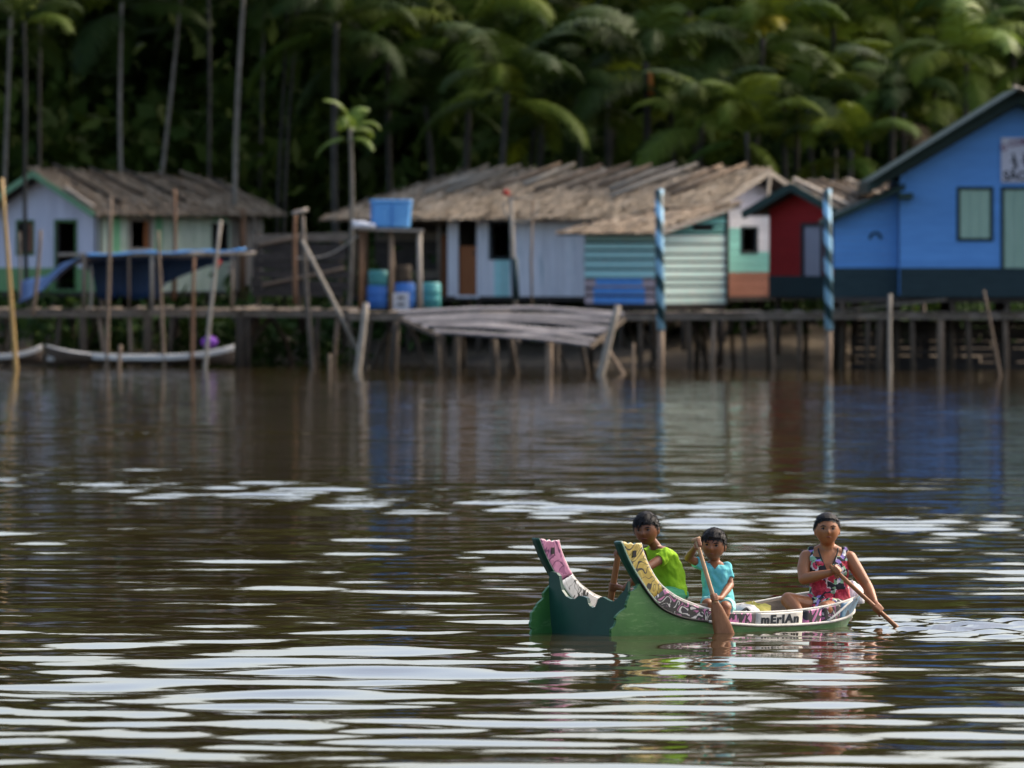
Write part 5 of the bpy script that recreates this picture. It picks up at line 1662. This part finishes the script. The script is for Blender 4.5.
def head_parts(mb, c, h, Rm):
    S = sphere_verts(56, 44)
    rings = [[c + Rm @ head_point(p, h) for p in r] for r in S]
    mb.loft(rings)
    for s in (-1, 1):                               # ears
        e = Vector((s * .375 * h, .03 * h, -.04 * h))
        rr = []
        for k in range(7):
            t = k / 6; z = (.5 - t) * .26 * h; w = .075 * h * math.sin(math.pi * (t * .8 + .12))
            rr.append([c + Rm @ (e + Vector((s * (.02 * h + .022 * h * math.cos(a)), w * math.sin(a) + .02 * h * (.5 - t), z))) for a in np.linspace(0, 2 * math.pi, 9)[:-1]])
        mb.loft(rr)


def face_details(P, c, h, Rm):
    T = lambda x, y, z: c + Rm @ Vector((x * h, y * h, z * h))
    def ell(ctr, r, mat, name, par):
        S = sphere_verts(14, 9)
        o = MB().loft([[ctr + Rm @ Vector((p.x * r[0] * h, p.y * r[1] * h, p.z * r[2] * h)) for p in q] for q in S]).build(name, M[mat], par, True)
        return o
    for s in (-1, 1):
        e = ell(T(s * .155, -.372, .018), (.058, .028, .019), 'eye_white', 'eye', P)
        ell(T(s * .152, -.388, .018), (.027, .020, .020), 'eye_dark', 'iris', e)
        MB().tube([T(s * .215, -.372, .030), T(s * .155, -.402, .055), T(s * .09, -.385, .035)], [.010 * h, .018 * h, .010 * h], 6).build('eyelid_shade', M['eye_dark'], P, True)  # dark lid line, thickened to paint in the shade of the eye socket
        MB().tube([T(s * .245, -.352, .095), T(s * .17, -.410, .120), T(s * .07, -.420, .098)], [.008 * h, .016 * h, .012 * h], 6).build('eyebrow', M['hair'], P, True)
    MB().tube([T(-.11, -.405, -.252), T(-.04, -.437, -.238), T(0, -.439, -.243), T(.04, -.437, -.238), T(.11, -.405, -.252)], [.006 * h, .016 * h, .017 * h, .016 * h, .006 * h], 6).build('lips', M['lips'], P, True)


def hair_cap(P, c, h, Rm, style):
    nu, nv = 64, 40
    r = random.Random(3 + len(style) + int(h * 1000))
    def keep(p):
        x, y, z = p
        if style == 'boy':
            line = np.interp(-y, [-1, -.35, 0.05, .30, .55, 1], [-.48, -.40, -.02, .12, .34, .40])
        else:
            line = np.interp(-y, [-1, -.3, 0.0, .25, .5, .8, 1], [-.60, -.48, -.05, .10, .36, .52, .56])
        return z > line + .05 * mnoise.noise(Vector((x * 7, y * 7, 4.0)))
    def surf(p):
        b = head_point(p, h)
        base = Vector((p.x * .385 * h, p.y * .44 * h, p.z * .5 * h)) if p.z >= 0 else b
        if style == 'boy': th = .030 + .045 * max(0, p.z) + .012 * max(0, -p.y)
        else: th = .028 + .030 * max(0, p.z) + .030 * (1 - abs(p.z)) * abs(p.x)
        th += .016 * mnoise.noise(p * 3.5)
        edge = not (keep(p + Vector((0, -.10, -.10))) and keep(p + Vector((.05, 0, -.10))) and keep(p - Vector((.05, 0, .10))))
        if edge: th *= .3
        return base * (1 + th / .42)
    S = [[Vector((math.sin(b) * math.cos(a), math.sin(b) * math.sin(a), math.cos(b))) for a in [2 * math.pi * i / nu for i in range(nu)]] for b in [math.pi * j / nv for j in range(nv + 1)]]
    mb = MB()
    vs = [c + Rm @ surf(p) for q in S for p in q]; fs = []
    for j in range(nv):
        for i in range(nu):
            m = (S[j][i] + S[j + 1][(i + 1) % nu]) / 2
            if keep(m.normalized()): fs.append((j * nu + i, j * nu + (i + 1) % nu, (j + 1) * nu + (i + 1) % nu, (j + 1) * nu + i))
    mb.add(vs, fs)
    # locks lying over the cap and breaking its edge
    k = 0
    while k < 420:
        p = Vector((r.gauss(0, 1), r.gauss(0, 1), r.gauss(0, 1))).normalized()
        if not keep(p): continue
        k += 1
        q = surf(p); nrm = Vector((q.x, q.y, q.z)).normalized()
        if style == 'boy': d = Vector((p.x * .7, -.55 if p.y < .3 else .35, -.75))
        else: d = Vector((p.x * .25, 1.0, -.25 + .5 * (p.z < 0)))
        d = d + Vector((r.gauss(0, .35), r.gauss(0, .25), r.gauss(0, .25)))
        d = (d - nrm * d.dot(nrm)).normalized()
        l = h * (r.uniform(.08, .17) if style == 'boy' else r.uniform(.12, .22)); w = h * r.uniform(.012, .024)
        sd = d.cross(nrm)
        lift = nrm * h * (.012 if style == 'boy' else .006)
        a0 = q - nrm * h * .012
        m0 = q + d * l * .5 + lift - nrm * h * .008
        e0 = q + d * l - nrm * h * (.012 + .05 * (l / h)) + lift * r.uniform(0, 1.6)
        T = lambda v: c + Rm @ v
        mb.add([T(a0 - sd * w), T(a0 + sd * w), T(m0 + sd * w), T(m0 - sd * w), T(e0), T(m0 - nrm * h * .02)], [(0, 1, 2, 3), (3, 2, 4), (0, 3, 5), (1, 5, 2), (3, 4, 5), (2, 5, 4)])
    if style == 'bun':
        b = Vector((0, .47 * h, .12 * h))
        mb.loft([[c + Rm @ (b + Vector((p.x * .19 * h, p.y * .15 * h, p.z * .19 * h))) for p in q] for q in sphere_verts(18, 12)])
    me = mb.mesh('hair', M['hair'], False)
    bm = bmesh.new(); bm.from_mesh(me)
    bmesh.ops.delete(bm, geom=[v for v in bm.verts if not v.link_faces], context='VERTS')
    bm.to_mesh(me); bm.free()
    return link('hair', me, P)


def capsule(mb, a, b, ra, rb, n=14, flat=False):
    a = Vector(a); b = Vector(b); d = (b - a).normalized()
    u = d.orthogonal().normalized(); w = d.cross(u)
    ring = lambda c, r: [c + (u * math.cos(2 * math.pi * k / n) + w * math.sin(2 * math.pi * k / n)) * r for k in range(n)]
    rs = []
    if not flat:
        for t in (80, 60, 35, 12): rs.append(ring(a - d * ra * math.sin(R(t)), ra * math.cos(R(t))))
    rs.append(ring(a, ra)); rs.append(ring(a.lerp(b, .5), (ra + rb) / 2)); rs.append(ring(b, rb))
    if not flat:
        for t in (12, 35, 60, 80): rs.append(ring(b + d * rb * math.sin(R(t)), rb * math.cos(R(t))))
    mb.loft(rs)


def limb(mb, pts, rad, flat=False):
    for (a, b, ra, rb) in zip(pts[:-1], pts[1:], rad[:-1], rad[1:]): capsule(mb, a, b, ra, rb, flat=flat)


def trunk_loft(mb, secs, grow=0.0, n=24):
    """secs: (centre, side axis, front axis, half width, half depth)"""
    rs = []
    for c, sx, fy, rx, ry in secs:
        c = Vector(c); sx = Vector(sx).normalized(); fy = Vector(fy).normalized()
        rs.append([c + sx * (math.copysign(abs(math.cos(a)) ** .85, math.cos(a)) * (rx + grow)) + fy * (math.copysign(abs(math.sin(a)) ** .85, math.sin(a)) * (ry + grow)) for a in [2 * math.pi * k / n for k in range(n)]])
    mb.loft(rs)


def remeshed(mb, name, mat, parent, vox, smooth=4, cut=None, fold=0.0):
    me = mb.mesh(name, M[mat])
    o = bpy.data.objects.new(name, me); COL.objects.link(o)
    r = o.modifiers.new('r', 'REMESH'); r.mode = 'VOXEL'; r.voxel_size = vox; r.use_smooth_shade = True
    s = o.modifiers.new('s', 'SMOOTH'); s.iterations = smooth; s.factor = .5
    dg = bpy.context.evaluated_depsgraph_get()
    m2 = bpy.data.meshes.new_from_object(o.evaluated_get(dg))
    bpy.data.objects.remove(o)
    if fold:
        co = np.empty(len(m2.vertices) * 3, np.float32); m2.vertices.foreach_get('co', co)
        nr = np.empty(len(m2.vertices) * 3, np.float32); m2.vertex_normals.foreach_get('vector', nr)
        co = co.reshape(-1, 3); nr = nr.reshape(-1, 3)
        am = np.array([mnoise.noise(Vector((p[0] * 13 + p[2] * 9, p[1] * 13, p[2] * 7 - p[0] * 6))) - .15 + .5 * mnoise.noise(Vector((p[0] * 30 + p[2] * 20, p[1] * 30, p[2] * 16 - p[0] * 14))) for p in co.tolist()], np.float32)
        m2.vertices.foreach_set('co', (co + nr * (fold * am)[:, None]).ravel())
    if cut:
        bm = bmesh.new(); bm.from_mesh(m2)
        kill = [f for f in bm.faces if cut(f.calc_center_median())]
        bmesh.ops.delete(bm, geom=kill, context='FACES'); bm.to_mesh(m2); bm.free()
    m2.materials.clear(); m2.materials.append(M[mat])
    for p in m2.polygons: p.use_smooth = True
    return link(name, m2, parent)


def hand(mb, wrist, grip, axis, palm_dir, sc, thumb_dir=1):
    """fist closed round a shaft: grip = point on the shaft, axis = shaft direction, palm_dir = from the shaft to the back of the hand"""
    wrist = Vector(wrist); grip = Vector(grip); ax = Vector(axis).normalized()
    pd = Vector(palm_dir); pd = (pd - ax * pd.dot(ax)).normalized(); sd = ax.cross(pd)
    pc = grip + pd * .026 * sc
    capsule(mb, wrist, pc, .022 * sc, .026 * sc)
    for k in range(4):                              # four fingers lie side by side along the shaft and wrap round it
        o = (k - 1.5) * .0185 * sc; ln = (.92, 1.0, .96, .82)[k]
        b0 = grip + ax * o + pd * .030 * sc - sd * .004 * sc
        b1 = grip + ax * o + sd * .034 * sc * ln + pd * .016 * sc
        b2 = grip + ax * o + sd * .026 * sc * ln - pd * .024 * sc
        b3 = grip + ax * o - sd * .006 * sc - pd * .030 * sc * ln
        limb(mb, [b0, b1, b2, b3], [.0105 * sc, .0098 * sc, .009 * sc, .0078 * sc])
    t0 = pc - sd * .018 * sc + ax * .010 * sc * thumb_dir
    t1 = grip - sd * .034 * sc + ax * .034 * sc * thumb_dir + pd * .004 * sc
    t2 = grip - sd * .020 * sc + ax * .050 * sc * thumb_dir - pd * .020 * sc
    limb(mb, [t0, t1, t2], [.013 * sc, .0115 * sc, .009 * sc])


def paddle(name, label, parent_loc, top, bot, blade_from, bw, shaft_r, facing, mat_shaft, mat_blade, grip=True):
    O = empty(name, parent_loc); tag(O, label, 'paddle', 'canoe paddles')
    top = Vector(top); bot = Vector(bot); d = (bot - top); ax = d.normalized()
    j = top + d * blade_from
    pts = [top.lerp(j, k / 5) for k in range(6)]
    MB().tube(pts, [shaft_r * .9, shaft_r, shaft_r, shaft_r * 1.02, shaft_r * 1.05, shaft_r * 1.15], 12).build('shaft', M[mat_shaft], O, True)
    fc = Vector(facing); fc = (fc - ax * fc.dot(ax)).normalized(); sd = ax.cross(fc)
    ra = []; rb = []
    prof = [(0, .022), (.08, .034), (.2, .050), (.4, .066), (.6, .078), (.8, .084), (.92, .072), (1.0, .020)]
    for t, w in prof:
        c = j.lerp(bot, t) - ax * .03 * (1 - t); w = w / .084 * bw; th = .012 * (1 - .6 * t)
        ra.append([c + sd * w * u + fc * th * (1 - u * u * .8) for u in (-1, -.5, 0, .5, 1)])
        rb.append([c + sd * w * u - fc * th * (1 - u * u * .8) for u in (-1, -.5, 0, .5, 1)])
    MB().sheet(ra, rb).build('blade', M[mat_blade], O, True)
    if grip: MB().tube([top - sd * .035 - ax * .004, top, top + sd * .035 - ax * .004], [.014, .017, .014], 8).build('grip', M[mat_shaft], O, True)


def Zp(py, s): return CAM_H - (py - HORIZON) / s


# ---- woman in the stern
def woman():
    base = BL(2.37, .04, 0); s = F / base.y
    ox = 512 + base.x / base.y * F
    P = empty('person', (base.x, base.y, .06))
    tag(P, 'woman in a floral sleeveless dress sitting in the stern, paddling to the right', 'person', 'people in the canoe')
    Q = lambda px, py, y=0.0: Vector(((px - ox) / s, y, Zp(py, s) - .06))
    X = Vector((1, 0, 0)); FY = Vector((0, -1, 0))
    sx = Vector((1, .12, 0)); fy = Vector((-.12, 1, 0))
    c = Q(829, 550); hips = Q(830, 613)
    secs_body = [(Q(830, 618), sx, fy, .13, .10), (Q(830, 612), sx, fy, .165, .125), (Q(830, 602), sx, fy, .160, .12), (Q(829.5, 592, .0), sx, fy, .142, .105), (Q(829, 582), sx, fy, .138, .10),
                 (Q(828.5, 570, -.01), sx, fy, .148, .112), (Q(828, 563, -.01), sx, fy, .150, .105), (Q(828, 556, 0), sx, fy, .148, .080), (Q(827.5, 550.5, .01), sx, fy, .095, .060), (Q(827.3, 548, .01), sx, fy, .05, .045)]
    b = MB(); trunk_loft(b, secs_body)
    hc = Q(827, 529.8, -.035); h = .245
    Rm = Matrix.Rotation(R(3), 3, 'Z') @ Matrix.Rotation(R(-4), 3, 'X')
    head_parts(b, hc, h, Rm)
    limb(b, [Q(827.5, 553, .01), Q(827.2, 540, -.005)], [.060, .056])
    for q in (Q(812, 555, .015), Q(843, 555.5, .015)): limb(b, [Q(827.3, 547.5, .015), q], [.052, .050])
    # right arm (left in picture) bent across the chest
    sh_r, el_r, wr_r = Q(806.5, 557, .01), Q(803.5, 578.5, -.12), Q(829, 571.5, -.285)
    limb(b, [sh_r, sh_r.lerp(el_r, .5) + Vector((-.012, 0, 0)), el_r], [.056, .053, .044])
    limb(b, [el_r, el_r.lerp(wr_r, .35), wr_r], [.045, .045, .028])
    sh_l, el_l, wr_l = Q(849.5, 558, .01), Q(867, 586, -.06), Q(873.5, 601, -.20)
    limb(b, [sh_l, sh_l.lerp(el_l, .5), el_l], [.056, .050, .041])
    limb(b, [el_l, el_l.lerp(wr_l, .35), wr_l], [.042, .041, .027])
    limb(b, [Q(827, 557, .0), sh_r], [.06, .052]); limb(b, [Q(828, 557, .0), sh_l], [.06, .052])
    top = Q(830.5, 566, -.31); ent = Q(899, 629, -.33)
    ax = (ent - top).normalized()
    g1 = top + (ent - top) * .055; g2 = top + (ent - top) * .66
    hand(b, wr_r, g1, ax, Vector((-.4, .6, .5)), 1.0)
    hand(b, wr_l, g2, ax, Vector((.3, .5, .4)), 1.0)
    # legs folded, right knee up to the left, left knee towards the camera
    hip_r, kn_r, an_r = Q(818, 611, -.03), Q(787.5, 599, -.20), Q(801, 615, -.36)
    limb(b, [hip_r, hip_r.lerp(kn_r, .5), kn_r], [.092, .082, .062]); limb(b, [kn_r, kn_r.lerp(an_r, .35), an_r], [.060, .058, .036])
    limb(b, [an_r, an_r + Vector((.10, -.09, -.012))], [.034, .024])
    hip_l, kn_l, an_l = Q(842, 611, -.03), Q(823, 607, -.40), Q(812, 617, -.18)
    limb(b, [hip_l, hip_l.lerp(kn_l, .5), kn_l], [.092, .082, .063]); limb(b, [kn_l, an_l], [.056, .036])
    limb(b, [an_l, an_l + Vector((-.10, -.06, -.01))], [.034, .024])
    remeshed(b, 'body', 'skin_woman', P, .0055, 3)
    face_details(P, hc, h, Rm)
    hair_cap(P, hc, h, Rm, 'bun')
    # dress: bodice with straps, wide skirt over the lap
    d = MB(); g = .013
    trunk_loft(d, [(a, e, f, rx, ry) for a, e, f, rx, ry in secs_body[1:8]], g)
    for px0, px1 in ((813, 812), (843, 844)):
        limb(d, [Q(px0, 562, -.045), Q(px1, 551, .01)], [.040, .036]); limb(d, [Q(px0, 562, .05), Q(px1, 551, .01)], [.040, .036])
    limb(d, [hip_r, hip_r.lerp(kn_r, .42)], [.108, .100], True); limb(d, [hip_l, hip_l.lerp(kn_l, .70)], [.108, .092], True)
    trunk_loft(d, [(Q(821, 616, -.12), X, FY, .12, .14), (Q(823, 606, -.10), X, FY, .13, .13), (Q(829, 597, -.03), X, FY, .15, .12)], .0)
    vx, vz = Q(828, 569.5).x, Q(828, 572).z
    topz = Q(828, 549).z
    def cut(p):
        if p.y > .03: return False
        if p.z < vz: return False
        half = (p.z - vz) / (topz - vz) * .068 + .012
        return abs(p.x - vx) < half
    dr = remeshed(d, 'dress', 'floral', P, .0065, 3, cut, .012)
    # dark piping down the neckline
    for sgn in (-1, 1):
        MB().tube([Vector((vx + sgn * .010, -.128, vz)), Vector((vx + sgn * .045, -.112, vz + .085)), Vector((vx + sgn * .075, -.065, topz - .015)), Vector((vx + sgn * .078, .0, topz + .014))], .006, 6).build('piping', M['rim_black'], dr, True)
    paddle('paddle', 'brown paddle held by the woman, dipping in behind the stern', P.location, top - ax * .02, ent + ax * .42, .80, .07, .017, (.5, -.8, .3), 'paddle', 'paddle', False)


# ---- boy in aqua amidships
def boy_aqua():
    base = BL(1.1, .25, 0); s = F / base.y
    ox = 512 + base.x / base.y * F
    P = empty('person', (base.x, base.y, .118))
    tag(P, 'small boy in an aqua shirt amidships, holding an upright paddle', 'person', 'people in the canoe')
    Q = lambda px, py, y=0.0: Vector(((px - ox) / s, y, Zp(py, s) - .118))
    sx = Vector((1, -.18, -.06)); fy = Vector((.18, 1, 0))
    secs = [(Q(718.5, 612, .0), sx, fy, .085, .075), (Q(718, 606, .0), sx, fy, .118, .09), (Q(718, 598), sx, fy, .115, .085), (Q(717.5, 588), sx, fy, .105, .078), (Q(716.5, 577, -.01), sx, fy, .108, .078), (Q(715.5, 568, -.01), sx, fy, .108, .072), (Q(715, 563.5, 0), sx, fy, .085, .055), (Q(715, 561, 0), sx, fy, .045, .04)]
    b = MB(); trunk_loft(b, secs)
    hc = Q(713.6, 545.2, -.04); h = .235
    Rm = Matrix.Rotation(R(-12), 3, 'Z') @ Matrix.Rotation(R(5), 3, 'Y') @ Matrix.Rotation(R(2), 3, 'X')
    head_parts(b, hc, h, Rm)
    limb(b, [Q(715, 566, 0), Q(714.3, 556, -.01)], [.042, .040])
    sh_r, el_r, wr_r = Q(704, 566, -.02), Q(688, 557.5, -.10), Q(694.5, 546.5, -.21)
    limb(b, [sh_r, el_r], [.036, .029]); limb(b, [el_r, el_r.lerp(wr_r, .4), wr_r], [.030, .030, .020])
    sh_l, el_l, wr_l = Q(726.5, 568, -.01), Q(730, 585, -.06), Q(720, 597, -.245)
    limb(b, [sh_l, el_l], [.036, .029]); limb(b, [el_l, el_l.lerp(wr_l, .4), wr_l], [.030, .030, .020])
    limb(b, [Q(715, 566), sh_r], [.045, .036]); limb(b, [Q(715, 566), sh_l], [.045, .036])
    top = Q(696, 540, -.25); bot = Vector((Q(726.5, 600).x, -.44, -.118 - .09))
    ax = (bot - top).normalized(); Lp = (bot - top).length
    g1 = top + ax * .022; g2 = top + ax * (Lp * .545)
    hand(b, wr_r, g1, ax, Vector((-.3, .8, .0)), .82); hand(b, wr_l, g2, ax, Vector((.6, .6, .2)), .82)
    for hx, kx, ky, kz, ax_ in ((711, 706.5, -.25, 603, 704), (725, 724.5, -.26, 606, 723)):
        hip = Q(hx, 606, -.02); kn = Q(kx, kz, ky); an = Vector((Q(ax_, 600).x, ky - .02, -.035))
        limb(b, [hip, kn], [.064, .046]); limb(b, [kn, kn.lerp(an, .4), an], [.044, .042, .028]); limb(b, [an, an + Vector((-.03, -.10, -.012))], [.026, .018])
    remeshed(b, 'body', 'skin_boy2', P, .005, 3)
    face_details(P, hc, h, Rm)
    hair_cap(P, hc, h, Rm, 'boy')
    d = MB(); trunk_loft(d, secs[2:7], .012)
    trunk_loft(d, [(Q(718, 607), sx, fy, .128, .100), (Q(718, 594), sx, fy, .124, .095)], .0)
    limb(d, [Q(715, 568), sh_r, sh_r.lerp(el_r, .52)], [.05, .049, .048], True); limb(d, [Q(715, 568), sh_l, sh_l.lerp(el_l, .62)], [.05, .049, .048], True)
    capsule(d, sh_r, sh_r + Vector((-.001, 0, 0)), .048, .048); capsule(d, sh_l, sh_l + Vector((.001, 0, 0)), .048, .048)
    nk = Q(714.6, 566)
    vneck = lambda p: p.y < .02 and p.z > nk.z - .022 and abs(p.x - nk.x) < .042 * min(1, (p.z - nk.z + .022) / .05)
    remeshed(d, 'shirt', 'aqua', P, .006, 3, vneck, .012)
    d = MB()
    for hx, kx, ky, kz in ((711, 706.5, -.25, 603), (725, 724.5, -.26, 606)):
        hip = Q(hx, 606, -.02); kn = Q(kx, kz, ky)
        limb(d, [hip, hip.lerp(kn, .80)], [.082, .068], True)
    trunk_loft(d, [(Q(718.5, 612.5), sx, fy, .10, .09), (Q(718, 605.5), sx, fy, .130, .102), (Q(718, 600), sx, fy, .127, .098)], .002)
    remeshed(d, 'shorts', 'aqua_light', P, .006, 3, None, .012)
    paddle('paddle', 'brown paddle held upright by the boy in aqua against the canoe side', P.location, top - ax * .01, bot, .60, .078, .016, (-.1, -1, .1), 'paddle_pale', 'paddle')


# ---- boy in lime green at the bow
def boy_lime():
    base = BL(.62, .0, 0); s = F / base.y
    ox = 512 + base.x / base.y * F
    P = empty('person', (base.x, base.y, .2285))
    z0 = .2285
    tag(P, 'boy in a lime green shirt at the bow, half hidden by the yellow horn', 'person', 'people in the canoe')
    Q = lambda px, py, y=0.0: Vector(((px - ox) / s, y, Zp(py, s) - z0))
    f = -BD; l = BT                                  # faces the bow; his left is the near side
    lean = Vector((0, 0, 0))
    secs = [(Q(671, 601, .08), l, f, .09, .085), (Q(671, 596, .08), l, f, .125, .10), (Q(670.5, 588, .08), l, f, .125, .10), (Q(669, 577, .07), l, f, .118, .096), (Q(665.5, 565, .05), l, f, .122, .092), (Q(662, 554.5, .03), l, f, .124, .082), (Q(659.5, 549, .02), l, f, .10, .062), (Q(658, 546, .01), l, f, .05, .045)]
    b = MB(); trunk_loft(b, secs)
    hc = Q(646.3, 529.2, -.06); h = .24
    Rm = Matrix.Rotation(R(-16), 3, 'Z') @ Matrix.Rotation(R(6), 3, 'X') @ Matrix.Rotation(R(-3), 3, 'Y')
    head_parts(b, hc, h, Rm)
    limb(b, [Q(659, 551, .02), Q(649.5, 538, -.03)], [.042, .038])
    sh_l, el_l, wr_l = Q(666, 555, -.075), Q(648, 566, -.20), Q(624, 588, -.14)
    sh_r, el_r, wr_r = Q(653.5, 551, .11), Q(634, 560, .03), Q(621, 553, -.10)
    limb(b, [sh_l, el_l], [.040, .034]); limb(b, [el_l, el_l.lerp(wr_l, .4), wr_l], [.034, .033, .022])
    limb(b, [sh_r, el_r], [.040, .034]); limb(b, [el_r, wr_r], [.034, .022])
    limb(b, [Q(660, 553, .02), sh_l], [.05, .042]); limb(b, [Q(660, 553, .02), sh_r], [.05, .042])
    top = Q(619.5, 546, -.13); bot = Vector((Q(602, 600).x, .13, -z0 - .14))
    ax = (bot - top).normalized(); Lp = (bot - top).length
    hand(b, wr_r, top + ax * .03, ax, Vector((.3, .6, .2)), .92); hand(b, wr_l, top + ax * .33, ax, Vector((.7, .2, .1)), .92)
    for o in (-.085, .085):
        hip = Q(670, 597, .08) + l * o; kn = hip + f * .32 + l * o * .5 + Vector((0, 0, .02)); an = Vector((kn.x - f.x * .06, kn.y - f.y * .06, -z0 + .09))
        limb(b, [hip, kn], [.070, .052]); limb(b, [kn, kn.lerp(an, .4), an], [.050, .046, .030]); limb(b, [an, an + f * .13 + Vector((0, 0, -.012))], [.028, .018])
    remeshed(b, 'body', 'skin_boy', P, .005, 3)
    face_details(P, hc, h, Rm)
    hair_cap(P, hc, h, Rm, 'boy')
    d = MB(); trunk_loft(d, secs[2:7], .014)
    trunk_loft(d, [(Q(671, 596, .08), l, f, .140, .115), (Q(670, 584, .075), l, f, .134, .11)], .0)
    limb(d, [Q(661, 556, .02), sh_l, sh_l.lerp(el_l, .42)], [.056, .056, .055], True); limb(d, [Q(661, 556, .02), sh_r, sh_r.lerp(el_r, .45)], [.056, .055, .053], True)
    capsule(d, sh_l, sh_l + Vector((.001, 0, 0)), .055, .055); capsule(d, sh_r, sh_r + Vector((.001, 0, 0)), .054, .054)
    remeshed(d, 'shirt', 'lime', P, .006, 3, None, .014)
    d = MB()
    trunk_loft(d, [(Q(671.5, 602, .08), l, f, .105, .09), (Q(671.5, 596.5, .08), l, f, .142, .116), (Q(671, 591.5, .08), l, f, .138, .112)], .002)
    for o in (-.085, .085):
        hip = Q(670, 597, .08) + l * o; kn = hip + f * .32 + l * o * .5 + Vector((0, 0, .02))
        limb(d, [hip, hip.lerp(kn, .8)], [.086, .070], True)
    remeshed(d, 'shorts', 'green_shorts', P, .006, 3)
    paddle('paddle', 'brown paddle held by the boy in lime green beside the bow horn', P.location, top - ax * .015, bot, .66, .07, .024, (-.5, -.9, 0), 'paddle', 'paddle')


woman(); boy_aqua(); boy_lime()
